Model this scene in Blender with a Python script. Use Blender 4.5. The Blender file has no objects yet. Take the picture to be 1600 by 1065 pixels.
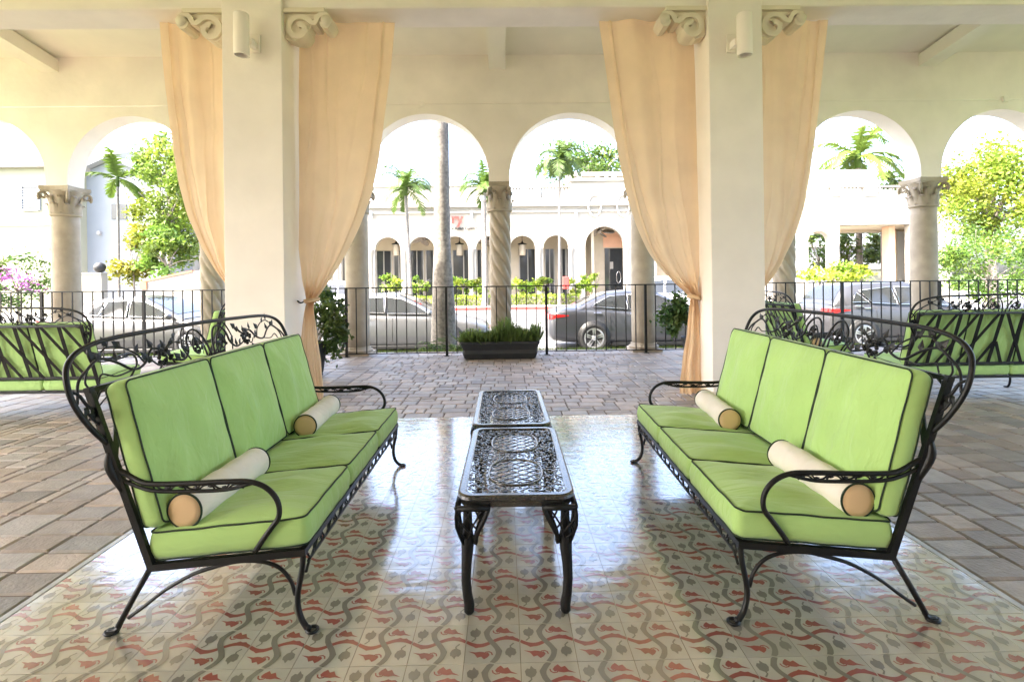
import bpy, math, random
from mathutils import Vector, Matrix
R = math.radians
S = bpy.context.scene
COL = S.collection
# ------------------------------------------------------------------ camera
CAMH, FPX, YAW, ROLL = 1.35, 800.0, 0.0145, 0.0125
cd = bpy.data.cameras.new('camera'); cam = bpy.data.objects.new('camera', cd); COL.objects.link(cam)
cd.sensor_width = 36.0; cd.lens = 36.0*FPX/1600.0
cd.shift_x = 0.0; cd.shift_y = -(532.5-435.0)/1600.0
cd.clip_start = 0.05; cd.clip_end = 2000
cam.matrix_world = Matrix.Translation((0, 0, CAMH)) @ Matrix.Rotation(-YAW, 4, 'Z') @ Matrix.Rotation(R(90), 4, 'X') @ Matrix.Rotation(-ROLL, 4, 'Z')
S.camera = cam
# ------------------------------------------------------------------ light
SUN_EL, SUN_AZ = R(50), R(203)          # azimuth of the sun seen from the place, measured from +X towards +Y
w = bpy.data.worlds.new('World'); S.world = w; w.use_nodes = True
nt = w.node_tree
sky = nt.nodes.new('ShaderNodeTexSky'); sky.sky_type = 'NISHITA'; sky.sun_disc = False
sky.sun_elevation = SUN_EL; sky.sun_rotation = R(90)-SUN_AZ
sky.dust_density = 5.0; sky.air_density = 0.8; sky.ozone_density = 0.3
nt.links.new(sky.outputs[0], nt.nodes['Background'].inputs[0]); nt.nodes['Background'].inputs[1].default_value = 0.15
ld = bpy.data.lights.new('sun', 'SUN'); ld.energy = 2.0; ld.angle = R(0.5); ld.color = (1.0, 0.93, 0.82)
sun = bpy.data.objects.new('sun', ld); COL.objects.link(sun)
sd = Vector((math.cos(SUN_EL)*math.cos(SUN_AZ), math.cos(SUN_EL)*math.sin(SUN_AZ), math.sin(SUN_EL)))
sun.rotation_euler = sd.to_track_quat('Z', 'Y').to_euler()
S.view_settings.view_transform = 'Standard'; S.view_settings.look = 'None'
S.view_settings.exposure = 3.68; S.view_settings.gamma = 1.0
S.cycles.max_bounces = 10; S.cycles.diffuse_bounces = 6; S.cycles.glossy_bounces = 4; S.cycles.transparent_max_bounces = 12

def P(px, py, Y):
    """point of the place seen at photo pixel px,py, at distance Y"""
    u, v = px-800.0, 435.0-py
    a = u*math.cos(ROLL)+v*math.sin(ROLL); b = -u*math.sin(ROLL)+v*math.cos(ROLL)
    X = a/FPX*math.cos(YAW)+math.sin(YAW); D = math.cos(YAW)-a/FPX*math.sin(YAW)
    k = Y/D
    return Vector((X*k, Y, CAMH+b/FPX*k))
def PX(px, Y): return P(px, 435, Y).x
def PZ(px, py, Y): return P(px, py, Y).z

# ------------------------------------------------------------------ mesh builder
class MB:
    def __init__(s): s.v = []; s.f = []; s.m = []; s.sm = []; s.c = None
    def add(s, vs, fs, m=0, smooth=False, col=None):
        o = len(s.v); s.v.extend([tuple(p) for p in vs])
        for f in fs:
            s.f.append([i+o for i in f]); s.m.append(m); s.sm.append(smooth)
        if col is not None or s.c is not None:
            if s.c is None: s.c = [(1, 1, 1, 1)]*o
            s.c.extend([(col if col is not None else (1, 1, 1, 1))]*len(vs))
    def box(s, x0, x1, y0, y1, z0, z1, m=0, bev=0.0, M=None, col=None):
        if bev <= 0:
            vs = [(x, y, z) for z in (z0, z1) for y in (y0, y1) for x in (x0, x1)]
            fs = [(0, 2, 3, 1), (4, 5, 7, 6), (0, 1, 5, 4), (2, 6, 7, 3), (0, 4, 6, 2), (1, 3, 7, 5)]
        else:
            b = bev; vs = []; 
            for (z, i) in ((z0, b), (z0+b, 0), (z1-b, 0), (z1, b)):
                c = b if i == 0 else b*1.0
                xa, xb, ya, yb = x0+i, x1-i, y0+i, y1-i
                k = b*0.5
                vs += [(xa+k, ya, z), (xb-k, ya, z), (xb, ya+k, z), (xb, yb-k, z), (xb-k, yb, z), (xa+k, yb, z), (xa, yb-k, z), (xa, ya+k, z)]
            fs = [tuple(range(7, -1, -1)), tuple(range(24, 32))]
            for r in range(3):
                for i in range(8):
                    j = (i+1) % 8; fs.append((r*8+i, r*8+j, r*8+8+j, r*8+8+i))
        if M is not None: vs = [M @ Vector(p) for p in vs]
        s.add(vs, fs, m, False, col)
    def bar(s, a, b, w, h, m=0, up=(0, 0, 1), col=None):
        a, b = Vector(a), Vector(b); d = (b-a).normalized(); u = Vector(up); x = d.cross(u)
        if x.length < 1e-4: x = d.cross(Vector((1, 0, 0)))
        x.normalize(); u = x.cross(d).normalized()
        vs = [p+x*sx*w/2+u*su*h/2 for p in (a, b) for (sx, su) in ((-1, -1), (1, -1), (1, 1), (-1, 1))]
        s.add(vs, [(3, 2, 1, 0), (4, 5, 6, 7), (0, 1, 5, 4), (1, 2, 6, 5), (2, 3, 7, 6), (3, 0, 4, 7)], m, False, col)
    def tube(s, pts, r, n=6, m=0, closed=False, col=None, flat=1.0, caps=True):
        pts = [Vector(p) for p in pts]; N = len(pts)
        rr = r if isinstance(r, (list, tuple)) else [r]*N
        vs = []; T = []
        for i in range(N):
            if closed: d = pts[(i+1) % N]-pts[i-1]
            else: d = pts[min(i+1, N-1)]-pts[max(i-1, 0)]
            T.append(d.normalized() if d.length > 1e-9 else Vector((0, 0, 1)))
        ref = Vector((0, 0, 1)) if abs(T[0].z) < .9 else Vector((1, 0, 0))
        nrm = T[0].cross(ref).normalized()
        for i in range(N):
            nrm = (nrm-T[i]*nrm.dot(T[i]))
            if nrm.length < 1e-6: nrm = T[i].orthogonal()
            nrm.normalize(); b = T[i].cross(nrm)
            for k in range(n):
                a = 2*math.pi*k/n
                vs.append(pts[i]+nrm*math.cos(a)*rr[i]+b*math.sin(a)*rr[i]*flat)
        fs = []
        for i in range(N if closed else N-1):
            j = (i+1) % N
            for k in range(n):
                l = (k+1) % n; fs.append((i*n+k, i*n+l, j*n+l, j*n+k))
        if not closed and caps: fs += [tuple(range(n-1, -1, -1)), tuple((N-1)*n+k for k in range(n))]
        s.add(vs, fs, m, True, col)
    def lathe(s, prof, n=24, m=0, c=(0, 0), smooth=True, rfun=None, col=None, caps=True):
        vs = []; fs = []
        for (r, z) in prof:
            for k in range(n):
                a = 2*math.pi*k/n; q = r*(rfun(a, z) if rfun else 1)
                vs.append((c[0]+q*math.cos(a), c[1]+q*math.sin(a), z))
        for i in range(len(prof)-1):
            for k in range(n):
                l = (k+1) % n; fs.append((i*n+k, i*n+l, (i+1)*n+l, (i+1)*n+k))
        if caps: fs += [tuple(range(n-1, -1, -1)), tuple((len(prof)-1)*n+k for k in range(n))]
        s.add(vs, fs, m, smooth, col)
    def prism(s, poly, d0, d1, axis='y', m=0, col=None):
        """poly of (a,b): axis y -> a=x b=z ; axis z -> a=x b=y ; axis x -> a=y b=z"""
        n = len(poly)
        def mk(p, d): return (p[0], d, p[1]) if axis == 'y' else ((p[0], p[1], d) if axis == 'z' else (d, p[0], p[1]))
        vs = [mk(p, d0) for p in poly]+[mk(p, d1) for p in poly]
        fs = [tuple(range(n)), tuple(range(2*n-1, n-1, -1))]+[(i, i+n, (i+1) % n+n, (i+1) % n) for i in range(n)]
        s.add(vs, fs, m, False, col)
    def sphere(s, c, r, n=8, m=0, sc=(1, 1, 1), col=None):
        k = max(4, n//2+1); pr = []
        vs = []; fs = []
        for i in range(k+1):
            t = math.pi*i/k
            for j in range(n):
                a = 2*math.pi*j/n
                vs.append((c[0]+r*sc[0]*math.sin(t)*math.cos(a), c[1]+r*sc[1]*math.sin(t)*math.sin(a), c[2]+r*sc[2]*math.cos(t)))
        for i in range(k):
            for j in range(n):
                l = (j+1) % n; fs.append((i*n+j, (i+1)*n+j, (i+1)*n+l, i*n+l))
        s.add(vs, fs, m, True, col)
    def build(s, name, mats, parent=None, loc=None):
        me = bpy.data.meshes.new(name); me.from_pydata(s.v, [], s.f)
        if not isinstance(mats, (list, tuple)): mats = [mats]
        for m in mats: me.materials.append(m)
        me.polygons.foreach_set('material_index', s.m); me.polygons.foreach_set('use_smooth', s.sm)
        if s.c is not None:
            ca = me.color_attributes.new('tint', 'FLOAT_COLOR', 'POINT')
            ca.data.foreach_set('color', [x for c in s.c for x in c])
        me.update()
        o = bpy.data.objects.new(name, me); COL.objects.link(o)
        if parent is not None: o.parent = parent
        if loc is not None: o.location = loc
        return o
def fixn(o):
    import bmesh
    b = bmesh.new(); b.from_mesh(o.data); bmesh.ops.recalc_face_normals(b, faces=b.faces); b.to_mesh(o.data); b.free(); return o
def tag(o, label=None, cat=None, group=None, kind=None):
    if label: o['label'] = label
    if cat: o['category'] = cat
    if group: o['group'] = group
    if kind: o['kind'] = kind
    return o
def thing(name, label, cat, loc=(0, 0, 0), rz=0.0, group=None):
    o = bpy.data.objects.new(name, None); COL.objects.link(o); o.empty_display_size = .1
    o.location = loc; o.rotation_euler = (0, 0, rz)
    return tag(o, label, cat, group)
KIDS = {}
def copy_tree(o, parent=None):
    c = o.copy(); COL.objects.link(c)
    if parent is not None: c.parent = parent
    for ch in list(o.children): copy_tree(ch, c)
    return c
def place(o, loc, rz, label, group=None):
    o.location = loc; o.rotation_euler = (0, 0, rz); o['label'] = label
    if group: o['group'] = group
    return o
def spl(pts, n=8, closed=False):
    """Catmull-Rom through pts"""
    pts = [Vector(p) for p in pts]; N = len(pts); out = []
    for i in range(N if closed else N-1):
        p1, p2 = pts[i], pts[(i+1) % N]
        p0 = pts[i-1] if (closed or i > 0) else p1*2-p2
        p3 = pts[(i+2) % N] if (closed or i+2 < N) else p2*2-p1
        for k in range(n):
            t = k/n
            out.append(((p1*2)+(p2-p0)*t+(p0*2-p1*5+p2*4-p3)*t*t+(p1*3-p0-p2*3+p3)*t**3)*.5)
    if not closed: out.append(pts[-1])
    return out

# ------------------------------------------------------------------ materials
def pm(name, col, rough=.5, metal=0.0, var=.08, scale=6.0, bump=0.0, bscale=60.0, coat=0.0, spec=.5, tint=False, transl=0.0, sheen=0.0, detail=6.0, var2=0.0, scale2=.6):
    m = bpy.data.materials.new(name); m.use_nodes = True; t = m.node_tree; N = t.nodes; L = t.links
    b = N['Principled BSDF']; out = N['Material Output']
    tc = N.new('ShaderNodeTexCoord')
    nz = N.new('ShaderNodeTexNoise'); nz.inputs['Scale'].default_value = scale; nz.inputs['Detail'].default_value = detail
    L.new(tc.outputs['Object'], nz.inputs['Vector'])
    mx = N.new('ShaderNodeMix'); mx.data_type = 'RGBA'
    mx.inputs[6].default_value = tuple(c*(1-var) for c in col)+(1,); mx.inputs[7].default_value = tuple(min(1, c*(1+var)) for c in col)+(1,)
    rmp = N.new('ShaderNodeMapRange'); rmp.inputs[1].default_value = .3; rmp.inputs[2].default_value = .7
    L.new(nz.outputs[0], rmp.inputs[0]); L.new(rmp.outputs[0], mx.inputs[0])
    co = mx.outputs[2]
    if var2:
        n2 = N.new('ShaderNodeTexNoise'); n2.inputs['Scale'].default_value = scale2; n2.inputs['Detail'].default_value = 3
        L.new(tc.outputs['Object'], n2.inputs['Vector'])
        r2 = N.new('ShaderNodeMapRange'); r2.inputs[1].default_value = .3; r2.inputs[2].default_value = .7; r2.inputs[3].default_value = 1-var2; r2.inputs[4].default_value = 1+var2
        L.new(n2.outputs[0], r2.inputs[0])
        m2 = N.new('ShaderNodeMix'); m2.data_type = 'RGBA'; m2.blend_type = 'MULTIPLY'; m2.inputs[0].default_value = 1
        L.new(co, m2.inputs[6]); L.new(r2.outputs[0], m2.inputs[7]); co = m2.outputs[2]
    if tint:
        at = N.new('ShaderNodeAttribute'); at.attribute_name = 'tint'
        m3 = N.new('ShaderNodeMix'); m3.data_type = 'RGBA'; m3.blend_type = 'MULTIPLY'; m3.inputs[0].default_value = 1
        L.new(co, m3.inputs[6]); L.new(at.outputs['Color'], m3.inputs[7]); co = m3.outputs[2]
    L.new(co, b.inputs['Base Color'])
    b.inputs['Roughness'].default_value = rough; b.inputs['Metallic'].default_value = metal
    b.inputs['Specular IOR Level'].default_value = spec
    b.inputs['Coat Weight'].default_value = coat; b.inputs['Coat Roughness'].default_value = .05
    if sheen: b.inputs['Sheen Weight'].default_value = sheen
    if bump:
        nb = N.new('ShaderNodeTexNoise'); nb.inputs['Scale'].default_value = bscale; nb.inputs['Detail'].default_value = 4
        L.new(tc.outputs['Object'], nb.inputs['Vector'])
        bp = N.new('ShaderNodeBump'); bp.inputs['Strength'].default_value = bump; bp.inputs['Distance'].default_value = .01
        L.new(nb.outputs[0], bp.inputs['Height']); L.new(bp.outputs[0], b.inputs['Normal'])
    if transl:
        tr = N.new('ShaderNodeBsdfTranslucent'); L.new(co, tr.inputs[0])
        ms = N.new('ShaderNodeMixShader'); ms.inputs[0].default_value = transl
        L.new(b.outputs[0], ms.inputs[1]); L.new(tr.outputs[0], ms.inputs[2]); L.new(ms.outputs[0], out.inputs[0])
    return m
M = {}
M['iron'] = pm('black_wrought_iron', (.006, .006, .006), .42, .0, .3, 30, .15, 180, spec=.35)
M['castiron'] = pm('black_cast_aluminium', (.008, .008, .008), .36, .0, .3, 40, .3, 140, spec=.35, coat=1)
M['castiron'].node_tree.nodes['Principled BSDF'].inputs['Coat IOR'].default_value = 1.9; M['castiron'].node_tree.nodes['Principled BSDF'].inputs['Coat Roughness'].default_value = .22
M['castleg'] = pm('black_cast_leg', (.006, .006, .006), .5, 0, .3, 40, .3, 140, spec=.3)
M['green'] = pm('green_canvas', (.40, .60, .20), .85, 0, .05, 5, .12, 420, sheen=.25, spec=.2)
M['pipe'] = pm('dark_green_piping', (.012, .03, .012), .7)
M['bolster'] = pm('cream_canvas', (.80, .73, .64), .85, 0, .04, 5, .12, 420, sheen=.2, spec=.2)
M['tan'] = pm('tan_canvas', (.72, .50, .28), .85, 0, .05, 5, .1, 420, spec=.2)
M['curtain'] = pm('peach_cloth', (.86, .66, .43), .9, 0, .05, 3, .15, 500, spec=.15, transl=.4)
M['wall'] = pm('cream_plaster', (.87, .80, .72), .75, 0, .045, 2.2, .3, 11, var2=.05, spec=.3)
M['trim'] = pm('cream_painted_stone', (.76, .68, .54), .7, 0, .05, 4, .12, 30, spec=.3)
M['stone'] = pm('weathered_cast_stone', (.38, .325, .25), .75, 0, .14, 5, .3, 30, var2=.08, scale2=1.5)
M['ceil'] = pm('cream_ceiling', (.87, .81, .71), .8, 0, .03, 2, .05, 20, var2=.03, spec=.3)
M['paver'] = pm('tumbled_concrete_paver', (.33, .28, .24), .48, 0, .16, 9, .5, 55, tint=True, spec=.5, var2=.1, scale2=.8)
M['joint'] = pm('sand_joint', (.15, .105, .075), .95, 0, .3, 20, .5, 90)
M['tcream'] = pm('cream_cement_tile', (.455, .43, .365), .2, tint=True)
M['tred'] = pm('red_cement_tile', (.29, .085, .07), .2, tint=True)
M['tgrey'] = pm('grey_cement_tile', (.20, .185, .155), .2, tint=True)
M['marble'] = pm('grey_stone_edge', (.42, .41, .39), .3, 0, .25, 14)
M['leaf'] = pm('leaf', (.085, .125, .034), .5, 0, .2, 3, tint=True, transl=.35, spec=.35)
M['bark'] = pm('bark', (.22, .19, .16), .9, 0, .35, 9, .8, 26, var2=.2, scale2=2)
M['palmbark'] = pm('palm_bark', (.17, .155, .135), .85, 0, .4, 16, .6, 22, var2=.3, scale2=1.4)
M['grass'] = pm('grass', (.07, .12, .02), .9, 0, .4, 12, .6, 60, tint=False)
M['asphalt'] = pm('asphalt', (.13, .13, .13), .9, 0, .2, 20, .3, 200, var2=.1, scale2=.3)
M['concrete'] = pm('concrete', (.42, .40, .37), .85, 0, .1, 8, .2, 60)
M['redpaint'] = pm('red_kerb_paint', (.45, .05, .04), .6)
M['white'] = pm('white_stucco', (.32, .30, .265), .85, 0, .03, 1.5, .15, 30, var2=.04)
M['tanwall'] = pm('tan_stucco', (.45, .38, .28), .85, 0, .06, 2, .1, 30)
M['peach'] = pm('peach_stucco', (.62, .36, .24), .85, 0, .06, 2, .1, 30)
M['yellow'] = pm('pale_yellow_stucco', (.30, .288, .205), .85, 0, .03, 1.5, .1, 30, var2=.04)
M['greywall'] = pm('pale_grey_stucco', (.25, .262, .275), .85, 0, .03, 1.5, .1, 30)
M['glass'] = pm('dark_glass', (.03, .033, .035), .06, 0, .1, 3, spec=.7)
M['black'] = pm('black_plastic', (.015, .015, .015), .5)
M['planter'] = pm('charcoal_planter', (.022, .024, .026), .6, 0, .15, 12, .1, 80)
M['rubber'] = pm('tyre_rubber', (.02, .02, .02), .85)
M['alloy'] = pm('alloy', (.6, .6, .62), .3, .8)
M['chrome'] = pm('chrome_trim', (.7, .7, .72), .15, 1.0)
M['redlamp'] = pm('red_lamp_glass', (.55, .02, .02), .12, spec=.7)
M['soil'] = pm('soil', (.05, .035, .025), .95)
M['roof'] = pm('grey_roof', (.35, .33, .31), .8)
M['terracotta'] = pm('terracotta', (.42, .16, .08), .8)
def paint(name, col): return pm(name, col, .3, .2, .02, 3, coat=.5)
M['silver'] = paint('silver_car_paint', (.105, .108, .112)); M['grey'] = paint('grey_car_paint', (.055, .058, .066)); M['wpaint'] = paint('white_car_paint', (.75, .75, .75)); M['gold'] = paint('pale_grey_car_paint', (.07, .07, .07)); M['dgrey'] = paint('steel_car_paint', (.05, .05, .053))
# glossy waxed tile: shared look for the three colours (wear spots, faint ripples, grout)
def tilemat(m, col, grout):
    t = m.node_tree; N = t.nodes; L = t.links; b = N['Principled BSDF']
    tc = N.new('ShaderNodeTexCoord')
    nz = N.new('ShaderNodeTexNoise'); nz.inputs['Scale'].default_value = 3.2; nz.inputs['Detail'].default_value = 5
    L.new(tc.outputs['Object'], nz.inputs['Vector'])
    mr = N.new('ShaderNodeMapRange'); mr.inputs[1].default_value = .35; mr.inputs[2].default_value = .7; mr.inputs[3].default_value = .09; mr.inputs[4].default_value = .24
    L.new(nz.outputs[0], mr.inputs[0]); L.new(mr.outputs[0], b.inputs['Roughness'])
    b.inputs['Specular IOR Level'].default_value = .6
    b.inputs['Coat Weight'].default_value = 1; b.inputs['Coat Roughness'].default_value = .13; b.inputs['Coat IOR'].default_value = 1.85
    n1 = N.new('ShaderNodeTexNoise'); n1.inputs['Scale'].default_value = 7; n1.inputs['Detail'].default_value = 3
    mp = N.new('ShaderNodeMapping'); mp.inputs['Scale'].default_value = (.6, 1.6, 1)
    L.new(tc.outputs['Object'], mp.inputs[0]); L.new(mp.outputs[0], n1.inputs['Vector'])
    bp = N.new('ShaderNodeBump'); bp.inputs['Strength'].default_value = .16; bp.inputs['Distance'].default_value = .01
    L.new(n1.outputs[0], bp.inputs['Height'])
    n3 = N.new('ShaderNodeTexNoise'); n3.inputs['Scale'].default_value = 45; n3.inputs['Detail'].default_value = 2
    L.new(tc.outputs['Object'], n3.inputs['Vector'])
    bp2 = N.new('ShaderNodeBump'); bp2.inputs['Strength'].default_value = .06; bp2.inputs['Distance'].default_value = .004
    L.new(n3.outputs[0], bp2.inputs['Height']); L.new(bp.outputs[0], bp2.inputs['Normal'])
    L.new(bp2.outputs[0], b.inputs['Normal']); L.new(bp.outputs[0], b.inputs['Coat Normal'])
    # worn pits and dark specks
    base = b.inputs['Base Color'].links[0].from_socket
    ns = N.new('ShaderNodeTexNoise'); ns.inputs['Scale'].default_value = 26; ns.inputs['Detail'].default_value = 8; ns.inputs['Roughness'].default_value = .75
    L.new(tc.outputs['Object'], ns.inputs['Vector'])
    rs = N.new('ShaderNodeMapRange'); rs.inputs[1].default_value = .66; rs.inputs[2].default_value = .74; rs.inputs[3].default_value = 0; rs.inputs[4].default_value = .55
    L.new(ns.outputs[0], rs.inputs[0])
    mx = N.new('ShaderNodeMix'); mx.data_type = 'RGBA'; L.new(rs.outputs[0], mx.inputs[0]); L.new(base, mx.inputs[6]); mx.inputs[7].default_value = (.2, .15, .1, 1)
    L.new(mx.outputs[2], b.inputs['Base Color'])
for k in ('tcream', 'tred', 'tgrey'): tilemat(M[k], None, True)

def creases(m, k):      # soft irregular cloth creases on top of the weave
    t = m.node_tree; N = t.nodes; L = t.links; b = N['Principled BSDF']
    tc = N.new('ShaderNodeTexCoord'); mp = N.new('ShaderNodeMapping'); mp.inputs['Scale'].default_value = (2.2, 9, 5); mp.inputs['Rotation'].default_value = (.3, .2, .5)
    nz = N.new('ShaderNodeTexNoise'); nz.inputs['Scale'].default_value = 1.6; nz.inputs['Detail'].default_value = 3; nz.inputs['Distortion'].default_value = 1.2
    L.new(tc.outputs['Object'], mp.inputs[0]); L.new(mp.outputs[0], nz.inputs['Vector'])
    bp = N.new('ShaderNodeBump'); bp.inputs['Strength'].default_value = k; bp.inputs['Distance'].default_value = .03
    L.new(nz.outputs[0], bp.inputs['Height'])
    old = b.inputs['Normal'].links[0].from_node; L.new(bp.outputs[0], old.inputs['Normal'])
creases(M['green'], .38); creases(M['bolster'], .3)
# ================================================================== SETTING: floors
rnd = random.Random(7)
TS = .2; TX0, TX1, TY1 = -2.03, 2.05, 5.02; TY0 = -.6
GX, GY = .035+.005, 2.0       # a grout crossing: tile phase (x of a grout line, y of a grout line)
def tile_floor():
    mb = MB()
    # base tiles, each a hair apart (grout shows between)
    mb.box(TX0, TX1, TY0, TY1, -.05, -.0022, 3)
    i0 = math.floor((TX0-GX)/TS); i1 = math.ceil((TX1-GX)/TS); j0 = math.floor((TY0-GY)/TS); j1 = math.ceil((TY1-GY)/TS)
    def quadstrip(line, ws, z, m, clip):
        vs = []; n = len(line)
        for k in range(n):
            a = line[max(k-1, 0)]; b = line[min(k+1, n-1)]
            dx, dy = b[0]-a[0], b[1]-a[1]; l = math.hypot(dx, dy) or 1
            nx, ny = -dy/l, dx/l
            p = line[k]; wl, wr = ws[k] if isinstance(ws[k], tuple) else (ws[k], ws[k])
            vs += [clip(p[0]+nx*wl, p[1]+ny*wl, z), clip(p[0]-nx*wr, p[1]-ny*wr, z)]
        mb.add(vs, [(2*k, 2*k+1, 2*k+3, 2*k+2) for k in range(n-1)], m, False, PC[0])
    def fan(poly, z, m, clip):
        cx = sum(p[0] for p in poly)/len(poly); cy = sum(p[1] for p in poly)/len(poly)
        n = len(poly); mb.add([clip(cx, cy, z)]+[clip(p[0], p[1], z) for p in poly], [(0, 1+k, 1+(k+1) % n) for k in range(n)], m, False, PC[0])
    PC = [(1, 1, 1, 1)]
    V = [(.495-.115*math.sin(2*math.pi*v)+.0*v, v) for v in [k/14 for k in range(15)]]
    gw = []
    for k in range(15):
        th = .018 if k in (3, 10) else 0
        gw.append((.050+(th if k == 3 else 0), .050+(th if k == 10 else 0)))
    rw = []
    RV = []
    for k in range(21):
        u = k/20; RV.append((u, .46-.095*math.sin(2*math.pi*(u-.5))))
        ext = .022 if k in (4, 15, 17) else 0
        rw.append((.042+(ext if k == 4 else 0)+.009*math.cos(4*math.pi*(u-.25)), .042+(ext if k > 10 else 0)))
    fl = [(.90, .235), (.80, .185), (.755, .115), (.70, .135), (.655, .085), (.605, .12), (.575, .165), (.60, .205), (.645, .195), (.665, .215), (.73, .225), (.79, .215)]
    hk = [(.50, .16), (.515, .215), (.56, .245), (.615, .235), (.645, .205)]
    lf = [(.165, .335), (.095, .285), (.08, .20), (.115, .145), (.155, .155), (.175, .09), (.215, .15), (.245, .165), (.255, .225), (.225, .30)]
    fl = [(.70+(a-.70)*1.22, .165+(b-.165)*1.35) for a, b in fl]; lf = [(.165+(a-.165)*1.18, .21+(b-.21)*1.12) for a, b in lf]
    st = [(.165, .32), (.175, .38), (.14, .42), (.11, .45)]
    for i in range(i0, i1):
        for j in range(j0, j1):
            ox, oy = GX+i*TS, GY+(j+1)*TS     # v runs towards the viewer
            g = .0011
            x0, x1, y0, y1 = max(ox+g, TX0), min(ox+TS-g, TX1), max(oy-TS+g, TY0), min(oy-g, TY1)
            if x1-x0 < .004 or y1-y0 < .004: continue
            q = rnd.gauss(1, .055); h_ = rnd.gauss(0, .012); q2 = rnd.gauss(1, .10); PC[0] = (q2, q2, q2, 1)
            mb.box(x0, x1, y0, y1, -.03, 0, 0, 0, None, (q*(1+h_), q, q*(1-h_), 1))
            def clip(u, v, z, x0=x0, x1=x1, y0=y0, y1=y1, ox=ox, oy=oy):
                return (min(max(ox+u*TS, x0), x1), min(max(oy-v*TS, y0), y1), z)
            jt = rnd.uniform(-.006, .006)
            def cj(u, v, z): return clip(u+jt, v, z)
            quadstrip(RV, rw, .0006, 1, clip); quadstrip(V, gw, .0012, 2, clip)
            for rot in (0, 1):
                T = (lambda p: (1-p[0], .96-p[1])) if rot else (lambda p: p)
                fan([T(p) for p in fl], .0009, 1, cj)
                quadstrip([T(p) for p in hk], [.012]*5, .0007, 1, cj)
                fan([T(p) for p in lf], .0009, 2, cj)
                quadstrip([T(p) for p in st], [.014]*4, .00075, 2, cj)
    o = mb.build('tile_floor', [M['tcream'], M['tred'], M['tgrey'], M['joint']]); tag(o, kind='structure')
    e = MB()   # pale stone edging between tile and pavers
    x = TX0-.035
    for (a, b) in ((TX0-.036, TX0-.003), (TX1+.003, TX1+.036)):
        y = TY0
        while y < TY1:
            l = rnd.uniform(.5, .9); e.box(a, b, y+.002, min(y+l, TY1), -.03, .002, 0, .003); y += l
    tag(e.build('tile_edging', M['marble']), kind='structure')
tile_floor()
def pavers():
    mb = MB(); U = .0875; r = random.Random(3)
    xa, xb, ya, yb = -9.2, 9.2, .2, 9.62
    def hole(x0, x1, y0, y1): return x0 < TX1+.038 and x1 > TX0-.038 and y0 < TY1+.004
    def far(x, y): return abs(x) > 1.15*y+1.3
    cols = []; x = TX1+.040                       # columns of stones running towards the street
    while x < xb: w_ = r.choice((3, 3, 2, 3, 2, 3, 1))*U; cols.append((x, x+w_, 0)); x += w_
    x = TX0-.040
    while x > xa: w_ = r.choice((3, 3, 2, 3, 2, 3, 1))*U; cols.append((x-w_, x, 0)); x -= w_
    stones = []
    for (x0, x1, mid) in cols:
        y = ya+r.uniform(-.1, .0)
        while y < yb:
            h_ = r.choice((2, 2, 2, 3, 2))*U; y0, y1 = y, min(y+h_, yb); y += h_
            if far((x0+x1)/2, y0) or y1-y0 < .03: continue
            stones.append((x0, x1, y0, y1))
    y = TY1+.006                                   # behind the tiles the courses run across, broken here and there
    while y < yb-.05:
        h_ = min(2*U, yb-y); x = TX0-.04+.003
        while x < TX1+.04-.02:
            w_ = r.choice((2, 3, 2, 3, 2, 1.5))*U; e = TX1+.037-x
            if e-w_ < .07: w_ = e
            q = r.random()
            if q < .16: stones += [(x, x+w_, y, y+h_*.5), (x, x+w_, y+h_*.5, y+h_)]
            elif q < .28 and w_ > 2.4*U: stones += [(x, x+w_*.36, y, y+h_), (x+w_*.36, x+w_, y, y+h_)]
            else: stones.append((x, x+w_, y, y+h_))
            x += w_
        y += h_
    if 1:
        for (x0, x1, y0, y1) in stones:
            g = r.uniform(.002, .0055); t = r.uniform(.72, 1.28); k = r.uniform(-.07, .07); z = r.uniform(-.002, .0015)
            mb.box(x0+g, x1-g, y0+g, y1-g, -.03, z, 0, .010, None, (t*(1+k), t, t*(1-k), 1))
    tag(mb.build('paver_floor', M['paver']), kind='structure')
    b = MB(); b.box(-14, 14, -8, 9.66, -.6, -.05, 0); b.box(-14, TX0-.037, -8, 9.65, -.05, -.009, 1); b.box(TX1+.037, 14, -8, 9.65, -.05, -.009, 1)
    b.box(TX0-.037, TX1+.037, TY1, 9.65, -.05, -.009, 1); b.box(TX0-.037, TX1+.037, -8, TY0, -.05, -.009, 1)
    tag(b.build('terrace_base', [M['concrete'], M['joint']]), kind='structure')
pavers()
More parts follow.
